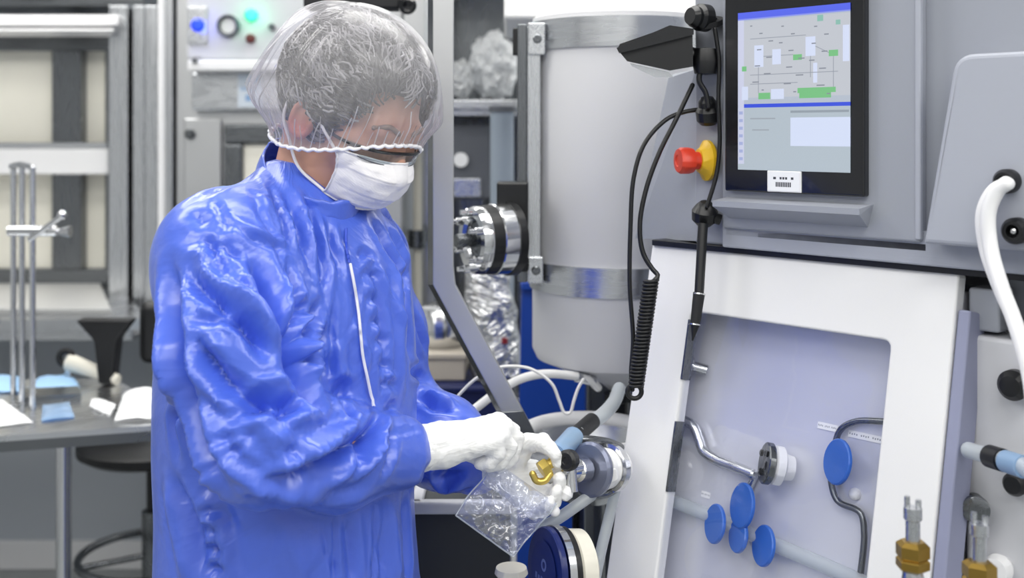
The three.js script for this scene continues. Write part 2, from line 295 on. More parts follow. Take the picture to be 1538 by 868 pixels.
  const st = part(g, 'emergency_stop', along(lathe([[0, 0], [0.026, 0], [0.030, 0.004], [0.030, 0.009], [0.022, 0.013], [0.017, 0.02], [0, 0.02]]), to(-0.004), to(1)), M.yellow, 'yellow collar with red mushroom button');
  part(st, 'button', along(lathe([[0, 0], [0.013, 0], [0.013, 0.01], [0.018, 0.012], [0.0195, 0.018], [0.0195, 0.03], [0.017, 0.034], [0.009, 0.035], [0.008, 0.0335], [0, 0.0335]]), to(0.014), to(1)), M.red, 'red push button');
  // white tube port and fittings on the side panel
  const fit = (nm, lb, m, px, py, z, dir, prof, sub) => { const s = mh(px, py, z); return part(g, nm, along(lathe(prof), s, s.clone().add(dir)), m, lb); };
  fit('tube_port', 'white plastic tube port', M.white, 1428, 668, -0.012, V(0.35, -0.08, 1), [[0, 0], [0.02, 0], [0.02, 0.006], [0.014, 0.008], [0.012, 0.045], [0, 0.045]]);
  fit('valve_knob', 'steel capped knob', M.steelDark, 1462, 752, -0.012, V(0.55, 0, 1), [[0, 0], [0.01, 0], [0.012, 0.006], [0.012, 0.026], [0.016, 0.028], [0.016, 0.036], [0.008, 0.04], [0, 0.04]]);
  fit('round_knob', 'black round knob', M.black, 1531, 575, -0.012, V(0, 0, 1), [[0, 0], [0.012, 0], [0.018, 0.01], [0.018, 0.02], [0.012, 0.028], [0, 0.03]]);
  fit('round_knob', 'black round knob', M.black, 1534, 722, -0.012, V(0, 0, 1), [[0, 0], [0.01, 0], [0.014, 0.01], [0.014, 0.02], [0.01, 0.026], [0, 0.026]]);
  fit('cap', 'white round cap', M.white, 1506, 850, -0.012, V(0, 0, 1), [[0, 0], [0.013, 0], [0.017, 0.01], [0.014, 0.022], [0, 0.026]]);
  fit('ring', 'pale ring fitting', M.steel, 1418, 852, -0.012, V(0, 0, 1), [[0.012, 0], [0.018, 0], [0.02, 0.006], [0.018, 0.014], [0.012, 0.014], [0.012, 0]]);
  fit('plug', 'black plug', M.black, 1442, 862, -0.012, V(0, 0, 1), [[0, 0], [0.012, 0], [0.012, 0.02], [0, 0.02]]);
}
// fittings standing before the side panel: steel stems with brass nuts
function stemFitting(px, py0, py1, pyb, d, label) {
  const g = thing('pipe_fitting', label, 'pipe fitting', 'brass and steel fittings beside the door');
  const top = P(px, py0, d), nut = P(px, py1, d), low = V(top.x, P(px, pyb, d).y - 0.12, top.z);
  part(g, 'stem', merge([lathe([[0, 0], [0.0095, 0], [0.0095, -0.012], [0.0075, -0.014], [0.0075, nut.y - top.y], [0, nut.y - top.y]], 24).translate(top.x, top.y, top.z), rod(V(top.x - 0.006, top.y, top.z), V(top.x - 0.006, top.y + 0.012, top.z), 0.003), rod(V(top.x + 0.006, top.y, top.z), V(top.x + 0.006, top.y + 0.008, top.z), 0.003)]), M.steel);
  part(g, 'nut', lathe([[0, 0.014], [0.012, 0.014], [0.0175, 0.01], [0.0175, -0.002], [0.015, -0.004], [0.0175, -0.006], [0.0175, -0.014], [0.011, -0.018], [0, -0.018]], 6).translate(nut.x, nut.y, nut.z), M.brass, 'brass hexagon nut');
  part(g, 'tail', lathe([[0, nut.y - 0.016], [0.010, nut.y - 0.016], [0.012, nut.y - 0.03], [0.010, nut.y - 0.04], [0.010, 0.46], [0.014, 0.45], [0.014, 0.4], [0, 0.4]], 24).translate(nut.x, 0, nut.z), M.steelBright);
  part(g, 'stand', lathe([[0, 0], [0.03, 0], [0.03, 0.008], [0.012, 0.014], [0.012, 0.4], [0, 0.4]], 24).translate(nut.x, 0, nut.z), M.steelDark);
  settle(g);
}
stemFitting(1371, 762, 832, 868, 1.16, 'slim steel pipe fitting with brass nut before the white door edge');
stemFitting(1471, 786, 862, 868, 1.16, 'steel pipe fitting with brass nut before the pale side panel');
{ // hose on the white tube port
  const g = thing('hose', 'pale hose with black clamp plugged into the white tube port', 'hose');
  const a = mh(1455, 676, 0.035).applyMatrix4(MW), b = mh(1490, 686, 0.06).applyMatrix4(MW), c = mh(1540, 702, 0.09).applyMatrix4(MW), e = mh(1600, 760, 0.1).applyMatrix4(MW);
  part(g, 'tube', tube([a, b.clone(), c, e], 0.0095, 40, 14), M.clearMilky);
  part(g, 'clamp', rod(b.clone().lerp(a, 0.1), b.clone().lerp(c, 0.35), 0.013), M.black);
  part(g, 'blue_sleeve', rod(b.clone().lerp(c, 0.42), b.clone().lerp(c, 0.95), 0.0125), M.blueTube);
  settle(g);
}
{ // white cable hanging from the cover
  const g = thing('cable', 'white twin cable hanging from a black socket on the cover', 'cable');
  for (const k of [0, 1]) part(g, 'strand', tube([[1514 - k * 3, 276], [1494 + k * 6, 284], [1476 + k * 9, 318], [1480 + k * 8, 372], [1500 + k * 4, 430], [1524 + k, 486], [1546, 560], [1556, 640]].map(([x, y], i) => mh(x, y, 0.075 + 0.012 * k + (i > 3 ? 0.008 * (i - 3) : 0)).applyMatrix4(MW)), 0.0075 + 0.001 * k, 70, 12), M.white);
  settle(g);
}
// ---- cables, scanner and pendant on the left flank of the machine
{
  const g = thing('scanner', 'black hand scanner box mounted at the top of the machine flank', 'scanner');
  const h = (list, d0, d1) => hull(list.flatMap(([x, y]) => [P(x, y, d0), P(x, y, d1)]));
  part(g, 'body', h([[927, 74], [931, 66], [1006, 40], [1040, 44], [1041, 100], [1006, 106], [942, 92]], 1.57, 1.64), M.black);
  part(g, 'lid', h([[926, 72], [1006, 38], [1042, 43], [1042, 52], [1006, 48], [930, 80]], 1.562, 1.648), M.blackGloss);
  part(g, 'underside', h([[946, 95], [1004, 108], [1012, 116], [984, 116], [950, 100]], 1.58, 1.63), M.steel, 'grey underside plate');
  part(g, 'bracket', merge([rod(P(1036, 82, 1.6), P(1066, 92, 1.6), 0.012), along(lathe([[0, -0.02], [0.016, -0.018], [0.02, 0], [0.016, 0.018], [0, 0.02]]), P(1060, 92, 1.59), P(1062, 20, 1.59))]), M.black);
  settle(g);
  const n = thing('cable_gland', 'black ribbed cable gland at the top edge of the machine', 'cable gland', 'black glands on the machine flank');
  part(n, 'body', along(lathe([[0, 0], [0.014, 0], [0.02, 0.006], [0.02, 0.02], [0.015, 0.024], [0.016, 0.03], [0.012, 0.038], [0, 0.038]]), P(1066, 28, 1.6), P(1020, 22, 1.57)), M.black);
  part(n, 'ring', along(lathe([[0.014, 0], [0.022, 0], [0.022, 0.008], [0.014, 0.008]]), P(1064, 38, 1.6), P(1060, 5, 1.59)), M.blackMatt);
  settle(n);
  const n2 = thing('cable_gland', 'black cable gland between the scanner and the red stop button', 'cable gland', 'black glands on the machine flank');
  part(n2, 'body', along(lathe([[0, 0], [0.012, 0], [0.017, 0.006], [0.018, 0.02], [0.013, 0.026], [0.013, 0.034], [0.009, 0.04], [0, 0.04]]), P(1064, 186, 1.61), P(1062, 150, 1.6)), M.black);
  settle(n2);
  const n3 = thing('cable_gland', 'black cable clip below the red stop button', 'cable gland', 'black glands on the machine flank');
  part(n3, 'body', along(lathe([[0, 0], [0.010, 0], [0.018, 0.008], [0.019, 0.022], [0.014, 0.03], [0.008, 0.036], [0, 0.036]]), P(1057, 338, 1.6), P(1060, 305, 1.59)), M.black);
  part(n3, 'arm', rod(P(1057, 322, 1.59), P(1082, 330, 1.59), 0.008), M.black);
  settle(n3);
  const c1 = thing('cable', 'thin black cable looping down beside the white tank', 'cable');
  part(c1, 'sheath', tube([[1056, 164], [1028, 168], [1000, 180], [968, 216], [952, 266], [947, 340], [946, 430], [951, 510], [948, 560], [950, 585]].map(([x, y], i) => P(x, y, 1.615 - 0.004 * i)), 0.0034, 90, 8), M.black); settle(c1);
  const c2 = thing('cable', 'black cable running from the scanner into the coiled cord', 'cable');
  part(c2, 'sheath', tube([[1040, 128], [1016, 178], [990, 230], [970, 286], [961, 340], [966, 380], [980, 404], [988, 414], [980, 424]].map(([x, y], i) => P(x, y, 1.61 - 0.004 * i)), 0.0036, 90, 8), M.black); settle(c2);
  const c3 = thing('cable', 'black cable running straight down along the touch screen bezel', 'cable');
  part(c3, 'sheath', tube([[1074, 44], [1080, 90], [1079, 150], [1081, 215], [1076, 262], [1062, 310]].map(([x, y], i) => P(x, y, 1.575)), 0.0032, 60, 8), M.black); settle(c3);
  const c4 = thing('cable', 'short black cable joining scanner bracket and middle gland', 'cable');
  part(c4, 'sheath', tube([[1056, 96], [1050, 120], [1060, 140], [1064, 160]].map(([x, y]) => P(x, y, 1.585)), 0.004, 40, 8), M.black); settle(c4);
  const k = thing('coiled_cord', 'black coiled telephone cord hanging beside the door', 'cord');
  const A = P(978, 420, 1.575), B = P(955, 582, 1.575), pts = [], N = 30, ex = V(1, 0, 0), ez = V(0, 0, 1);
  for (let i = 0; i <= N * 12; i++) { const t = i / (N * 12), a = i / 12 * Math.PI * 2; pts.push(A.clone().lerp(B, t).addScaledVector(ex, Math.cos(a) * 0.0095).addScaledVector(ez, Math.sin(a) * 0.0095)); }
  part(k, 'coil', new THREE.TubeGeometry(new THREE.CatmullRomCurve3(pts), N * 14, 0.0026, 6), M.black);
  part(k, 'end_loop', new THREE.TorusGeometry(0.010, 0.0036, 10, 28).translate(...P(953, 588, 1.575).toArray()), M.black);
  settle(k);
  const s = thing('stylus_pendant', 'black rod pendant hanging over the corner of the door window', 'pendant');
  part(s, 'rod', rod(P(1056, 336, 1.575), P(1050, 440, 1.555), 0.0072, 0.0068), M.black);
  part(s, 'grip', rod(P(1050, 440, 1.555), P(1044, 488, 1.545), 0.0085, 0.007), M.blackMatt);
  part(s, 'tip', rod(P(1044, 488, 1.545), P(1040, 512, 1.54), 0.0066, 0.001), M.black);
  for (const [x, y, d] of [[1050, 442, 1.555], [1044, 488, 1.545]]) part(s, 'ring', along(lathe([[0.0065, -0.001], [0.009, -0.001], [0.009, 0.001], [0.0065, 0.001]]), P(x, y, d), P(x - 4, y + 40, d - 0.01)), M.steelBright);
  settle(s);
}

// ================================================================ tank, its bracket, clamp and arm
const TX = (930 - CX) / FPX * 2.05, TZ = -2.05, ty = py => EYE - (py - HOR) / FPX * 2.05;
{
  const g = thing('tank', 'white cylindrical tank with two steel bands', 'tank');
  const R = 0.166;
  part(g, 'shell', lathe([[0, ty(18)], [R * 0.9, ty(22)], [R - 0.004, ty(30)], [R - 0.004, ty(520)], [R - 0.012, ty(534)], [0.09, ty(556)], [0.035, ty(574)], [0.02, ty(584)], [0, ty(586)]], 96).translate(TX, 0, TZ), M.tankWhite);
  for (const [a, b] of [[36, 80], [387, 430]]) part(g, 'band', lathe([[R - 0.005, ty(a)], [R + 0.001, ty(a) - 0.001], [R + 0.001, ty(b) + 0.001], [R - 0.005, ty(b)]], 96).translate(TX, 0, TZ), M.steel, 'polished steel band');
  part(g, 'outlet', lathe([[0, ty(578)], [0.02, ty(578)], [0.02, ty(588)], [0.03, ty(590)], [0.03, ty(600)], [0.018, ty(603)], [0.018, ty(622)], [0, ty(622)]]).translate(TX, 0, TZ), M.black, 'black outlet valve');
  part(g, 'column', boxAt(TX - 0.05, TX + 0.05, 0, ty(100), TZ - R - 0.06, TZ - R + 0.002, 0.006), M.steelDark);
  part(g, 'foot_plate', boxAt(TX - 0.15, TX + 0.15, 0, 0.015, TZ - R - 0.2, TZ - R + 0.12, 0.004), M.steelDark);
  settle(g);
  const b = thing('tank_bracket', 'upright steel bracket bolted to the left side of the white tank', 'bracket');
  const D = 1.97;
  const bar = (x0, x1, y0, y1, d, th, m, nm) => part(b, nm, boxAt(P(x0, 0, d).x, P(x1, 0, d).x, P(0, y1, d).y, P(0, y0, d).y, -d - th, -d, 0.002), m);
  bar(777, 792, 36, 424, D, 0.05, M.steelDark, 'flange'); bar(792, 812, 40, 424, D - 0.012, 0.03, M.steel, 'bar');
  bar(793, 819, 34, 82, D - 0.02, 0.012, M.steel, 'top_plate'); bar(793, 816, 386, 426, D - 0.02, 0.012, M.steel, 'bottom_plate'); bar(770, 779, 42, 82, D + 0.01, 0.03, M.black, 'spacer');
  for (const [x, y] of [[807, 58], [805, 406]]) { const s = P(x, y, D - 0.02); part(b, 'screw', along(lathe([[0, 0], [0.008, 0], [0.008, 0.003], [0.006, 0.005], [0.003, 0.005], [0.003, 0.003], [0, 0.003]], 20), s, s.clone().add(V(0, 0, 1))), M.steelDark); }
  settle(b);
  const c = thing('clamp_flange', 'round polished steel clamp flange with bolts on a black block', 'clamp');
  part(c, 'block', boxAt(P(746, 0, 1.93).x, P(793, 0, 1.93).x, P(0, 408, 1.93).y, P(0, 274, 1.93).y, -1.99, -1.925, 0.004), M.black, 'black mounting block');
  const o = P(770, 358, 1.93), e = o.clone().add(V(-0.86, 0.0, 0.42)), rr = 0.062;
  const at = (g, k) => along(g, o.clone().add(V(-0.86, 0, 0.42).multiplyScalar(k)), e.clone().add(V(-0.86, 0, 0.42).multiplyScalar(k)));
  part(c, 'rear_disc', at(lathe([[0, 0], [rr * 1.04, 0], [rr * 1.04, 0.014], [0, 0.014]]), 0.0), M.black);
  part(c, 'steel_ring', at(lathe([[0, 0], [rr, 0], [rr, 0.026], [rr * 0.97, 0.028], [0, 0.028]], 64), 0.014), M.steelBright, 'polished steel ring');
  part(c, 'black_ring', at(lathe([[0, 0], [rr * 0.97, 0], [rr * 0.97, 0.02], [0, 0.02]], 64), 0.043), M.black);
  part(c, 'front_ring', at(lathe([[rr * 0.6, 0], [rr * 0.95, 0], [rr * 0.95, 0.012], [rr * 0.9, 0.018], [rr * 0.66, 0.018], [rr * 0.6, 0.012]], 64), 0.064), M.steelBright);
  part(c, 'hub', at(lathe([[0, 0], [rr * 0.55, 0], [rr * 0.5, 0.012], [0.012, 0.016], [0.012, 0.05], [0, 0.05]], 48), 0.06), M.steelDark);
  const s1 = V(0, 1, 0), s2 = V(0.42, 0, 0.86);
  for (let i = 0; i < 6; i++) { const a = i / 6 * Math.PI * 2 + 0.4, w = o.clone().add(V(-0.86, 0, 0.42).multiplyScalar(0.082)).addScaledVector(s1, Math.sin(a) * rr * 0.8).addScaledVector(s2, Math.cos(a) * rr * 0.8); part(c, 'bolt', along(lathe([[0, 0], [0.007, 0], [0.007, 0.012], [0.0045, 0.014], [0.0045, 0.024], [0, 0.024]], 16), w, w.clone().add(V(-0.86, 0, 0.42))), M.steelBright); }
  settle(c);
  // long bent arm of flat steel hanging from the ceiling
  const a = thing('support_arm', 'long bent flat steel arm running down from the ceiling to the hands', 'support arm');
  const d = 1.74, f = (x, y) => { const p = P(x, y, d); return [p.x, p.y]; };
  const yTop = CEIL - 0.02, up = (x) => [P(x, 0, d).x, yTop];
  const poly = [up(650), f(650, 428), f(768, 646), f(776, 662), f(802, 648), f(684, 428), f(681, 400), up(681)];
  const mb = slab(poly, 0.014, 0.0015).translate(0, 0, -d);
  part(a, 'bar', mb, M.steelBrushed);
  const ep = [[up(641), up(650), f(650, 428), f(641, 430)], [f(641, 430), f(650, 428), f(768, 646), f(760, 650)]];
  part(a, 'edge', merge(ep.map(q => { const g = new THREE.BufferGeometry(), z = [-d - 0.022, -d - 0.001, -d - 0.001, -d - 0.022], v = []; const pt = k => v.push(q[k][0], q[k][1], z[k]); for (const k of [0, 3, 1, 1, 3, 2]) pt(k); const back = k => v.push(q[k][0] + 0.002, q[k][1], z[k] - 0.003); for (const k of [0, 1, 3, 1, 2, 3]) back(k); g.setAttribute('position', new THREE.Float32BufferAttribute(v, 3)); g.computeVertexNormals(); return g; })), M.steelDark, 'bevelled polished edge');
  part(a, 'ceiling_plate', boxAt(up(625)[0], up(706)[0], CEIL - 0.02, CEIL, -d - 0.05, -d + 0.04, 0.003), M.steelBrushed);
  part(a, 'tip', slab([f(753, 618), f(770, 648), f(778, 664), f(803, 649), f(786, 616)], 0.004, 0.001).translate(0, 0, -d + 0.0045), M.steelDark);
  settle(a);
  const w = thing('duct', 'white overhead duct box above the tank', 'duct');
  const dx = px => P(px, 0, 2.3).x, dy = py => P(0, py, 2.3).y;
  part(w, 'body', boxAt(dx(757), dx(1046), dy(34), CEIL, -2.7, -2.24, 0.01), M.whiteMatt);
  part(w, 'flange', boxAt(dx(752), dx(1050), dy(-60), dy(-50), -2.72, -2.22, 0.003), M.white);
  settle(w);
}

// ================================================================ background, left
const onY = (px, py, Y) => P(px, py, (EYE - Y) * FPX / (py - HOR));     // point of a level surface seen at a picture place
const face = (px0, px1, py0, py1, d, back, r = 0.003) => boxAt(P(px0, 0, d).x, P(px1, 0, d).x, P(0, py1, d).y, P(0, py0, d).y, -d, -back, r);
{ // steel-framed window in the back wall
  const w = new THREE.Group(); w.name = 'window_1'; w.userData = { kind: 'structure', label: 'steel framed window with cream panes above the bench', category: 'window' }; scene.add(w);
  const B = 3.93;
  part(w, 'frame', merge([face(-260, 165, 52, 76, 3.84, B), face(-260, 165, 404, 432, 3.84, B), face(78, 122, 76, 404, 3.83, B), face(158, 166, 76, 404, 3.84, B), face(-120, -90, 76, 404, 3.84, B)]), M.steelDark);
  for (const [a, b, c, e] of [[-90, 78, 76, 222], [122, 158, 76, 222], [-90, 78, 260, 404], [122, 158, 260, 404]]) part(w, 'pane', face(a, b, c, e, 3.88, B, 0.002), M.cream, 'cream window pane');
  settle(w);
  const s = thing('shelf', 'white wall shelf running across the steel framed window', 'shelf');
  part(s, 'board', face(-260, 162, 224, 262, 3.7, 3.83, 0.006), M.white); part(s, 'back_rail', face(-260, 160, 214, 224, 3.8, 3.84), M.steel); settle(s);
  const l = thing('batten_lamp', 'long white tube lamp fitting above the window', 'lamp');
  part(l, 'housing', face(-260, 178, 22, 38, 3.55, 3.66, 0.008), M.white);
  part(l, 'reflector', hull([P(-260, 40, 3.6), P(168, 40, 3.6), P(-260, 46, 3.52), P(172, 46, 3.52), P(-260, 55, 3.6), P(166, 55, 3.6)]), M.white);
  part(l, 'bracket', face(60, 90, 24, 36, 3.66, 3.92), M.steelDark); settle(l);
  const h = thing('hood_panel', 'dark steel hood edge above the tube lamp', 'hood'); part(h, 'panel', face(-260, 216, -60, 9, 3.7, 3.92), M.steelDark); settle(h);
  const c = thing('steel_column', 'tall folded stainless steel column beside the window', 'column');
  for (const [a, b, d, m] of [[163, 192, 3.6, M.steel], [192, 199, 3.74, M.steel], [199, 217, 3.6, M.steel], [217, 237, 3.52, M.steel]]) part(c, 'fold', face(a, b, 8, 486, d, 3.92, 0.004), m);
  settle(c);
  const p = thing('conduit', 'pale white vertical conduit pipe beside the steel column', 'pipe');
  const a = P(244, 500, 3.4); part(p, 'pipe', rod(a, V(a.x, CEIL, a.z), 0.0135), M.white);
  part(p, 'bracket', boxAt(a.x - 0.02, a.x + 0.02, CEIL - 0.03, CEIL, a.z - 0.02, a.z + 0.02), M.steel); settle(p);
}
{ // bench worktop
  const g = thing('steel_bench', 'stainless steel bench with raised top under the window', 'bench');
  const top = (x, z, y) => V(x, y, z), Y = 1.007;
  const poly = [[-2.7, -3.2], [-1.085, -3.2], [-1.075, -3.23], [-1.39, -3.9], [-2.7, -3.9]];
  part(g, 'worktop', hull(poly.flatMap(([x, z]) => [V(x, Y, z), V(x, Y - 0.03, z)])), M.steel);
  part(g, 'tray', hull([[-2.6, -3.3], [-1.2, -3.3], [-1.44, -3.86], [-2.6, -3.86]].flatMap(([x, z]) => [V(x, Y, z), V(x, Y + 0.018, z * 0.995)])), mat(0xd6d6d4, 0.45, { metalness: 0.3 }));
  part(g, 'apron', boxAt(-2.68, -1.12, Y - 0.07, Y - 0.03, -3.86, -3.24), M.steel);
  for (const [x, z] of [[-2.6, -3.3], [-1.98, -3.3], [-2.6, -3.82], [-1.98, -3.82]]) part(g, 'leg', rod(V(x, 0, z), V(x, Y - 0.05, z), 0.02), M.steel);
  settle(g);
}
{ // steel control cabinet behind the man
  const g = thing('control_cabinet', 'stainless steel control cabinet with gauge and coloured lamps', 'cabinet');
  const D = 3.4, B = 3.9, x = px => P(px, 0, D).x;
  part(g, 'body', boxAt(x(264.5), x(604), 0, 2.5, -B, -D, 0.004), M.steelBrushed);
  part(g, 'side_post', boxAt(x(251), x(262), 0, 2.5, -B, -D + 0.02, 0.004), M.steel);
  const f = (a, b, c, e, d, back, r) => face(a, b, c, e, d, back, r);
  const box = part(g, 'upper_box', f(279, 468, -110, 90, 3.3, 3.4, 0.014), M.panelPale, 'pale control box with gauge and lamps');
  part(g, 'lip', f(281, 440, 90, 107, 3.28, 3.4, 0.008), M.white);
  part(g, 'lower_plate', f(288, 470, 109, 166, 3.36, 3.4, 0.006), M.steel);
  const cv = document.createElement('canvas'); cv.width = 128; cv.height = 160; const c = cv.getContext('2d'); c.fillStyle = '#dfe9f4'; c.fillRect(0, 0, 128, 160); c.fillStyle = '#8fb2dc'; c.fillRect(60, 10, 46, 34); c.fillRect(40, 100, 30, 30); c.fillStyle = '#b9cde6'; c.fillRect(14, 60, 90, 20);
  const t = new THREE.CanvasTexture(cv); t.colorSpace = THREE.SRGBColorSpace;
  const l0 = P(357, 112, 3.355), l1 = P(394, 161, 3.355);
  part(g, 'notice', new THREE.BoxGeometry(l1.x - l0.x, l0.y - l1.y, 0.003).translate((l0.x + l1.x) / 2, (l0.y + l1.y) / 2, -3.357), mat(0xffffff, 0.5, { map: t }), 'pale blue printed notice');
  const door = part(g, 'lower_door', f(276, 332, 178, 470, 3.38, 3.4, 0.005), M.steelBrushed);
  const kn = P(286, 201, 3.38); part(door, 'lock', along(lathe([[0, 0], [0.016, 0], [0.016, 0.012], [0.011, 0.02], [0, 0.02]]), kn, kn.clone().add(V(0, 0, 1))), M.steelDark);
  part(g, 'window_frame', merge([f(336, 480, 186, 216, 3.37, 3.4, 0.008), f(336, 364, 216, 420, 3.37, 3.4, 0.008), f(440, 480, 216, 420, 3.37, 3.4, 0.008)]), M.steelDark);
  part(g, 'window_pane', f(364, 440, 216, 420, 3.39, 3.4), M.cream, 'cream pane');
  const on = (px, py, prof, m, nm, lb) => { const s = P(px, py, 3.3); return part(box, nm, along(lathe(prof, 32), s, s.clone().add(V(0, 0, 1))), m, lb); };
  part(box, 'switch_plate', f(281, 311, 10, 66, 3.293, 3.3), M.steel);
  on(298, 38, [[0, 0], [0.02, 0], [0.02, 0.012], [0.012, 0.018], [0, 0.018]], glow(0x1c3fe8, 0.6), 'blue_lamp', 'lit blue lamp');
  on(344, 39, [[0.022, 0], [0.034, 0], [0.034, 0.016], [0.03, 0.02], [0.023, 0.016]], M.greyDark, 'gauge_ring', 'dark gauge ring'); on(344, 39, [[0, 0], [0.024, 0], [0.024, 0.008], [0, 0.008]], M.white, 'gauge_face');
  on(378, 23, [[0, 0], [0.02, 0], [0.02, 0.01], [0.012, 0.016], [0, 0.016]], glow(0x3fe0a0, 0.7), 'green_lamp', 'lit green lamp');
  on(377, 58, [[0, 0], [0.014, 0], [0.014, 0.012], [0.009, 0.016], [0, 0.016]], mat(0x5d2320, 0.4), 'red_button', 'dark red button');
  on(409, 41, [[0, 0], [0.01, 0], [0.01, 0.012], [0, 0.012]], M.greyDark, 'small_button');
  on(296, 92, [[0, -0.02], [0.008, -0.02], [0.008, 0.03], [0, 0.03]], M.steelDark, 'hinge_pin');
  settle(g);
  for (const [hex, px, py] of [[0x1c3fe8, 298, 38], [0x3fe0a0, 378, 23]]) { const q = P(px, py, 3.27), L = new THREE.PointLight(hex, 0.01, 0.4); L.position.copy(q); scene.add(L); }
  const s = thing('steel_box', 'grey steel box on the wall beyond the head', 'box'); part(s, 'body', face(606, 648, -80, 192, 3.3, 3.58, 0.004), M.steelBrushed); part(s, 'edge', face(638, 650, -80, 192, 3.27, 3.58, 0.004), M.steel); settle(s);
  const p = thing('cream_pipe', 'cream upright pipe beyond the mask', 'pipe'); const q = P(627, 0, 3.5); part(p, 'pipe', rod(V(q.x, 0, q.z), V(q.x, P(0, 196, 3.5).y, q.z), 0.014), M.ivory); part(p, 'collar', rod(V(q.x, P(0, 372, 3.5).y, q.z), V(q.x, P(0, 345, 3.5).y, q.z), 0.03), M.steelDark); part(p, 'foot', rod(V(q.x, 0, q.z), V(q.x, 0.02, q.z), 0.035), M.steelDark); settle(p);
  const k = thing('steel_post', 'grey steel upright behind the support arm', 'post'); part(k, 'body', boxAt(P(634, 0, 3.6).x, P(664, 0, 3.6).x, 0, 2.6, -3.66, -3.6), M.steel); settle(k);
}
{ // black overhead instrument
  const g = thing('overhead_instrument', 'black overhead instrument arm above the hair net', 'instrument');
  const d = 2.2; part(g, 'arm', face(455, 600, -6, 13, d, d + 0.06, 0.006), M.blackMatt);
  const s = P(606, 4, d - 0.01); part(g, 'lens', along(lathe([[0, 0], [0.016, 0], [0.018, 0.01], [0.018, 0.03], [0.012, 0.034], [0, 0.03]]), s.clone().add(V(0, 0, -0.03)), s.clone().add(V(0.3, -0.2, 1))), M.blackGloss);
  part(g, 'hanger', rod(P(540, 0, d + 0.03), V(P(540, 0, d + 0.03).x, CEIL, -d - 0.03), 0.012), M.black); settle(g);
}
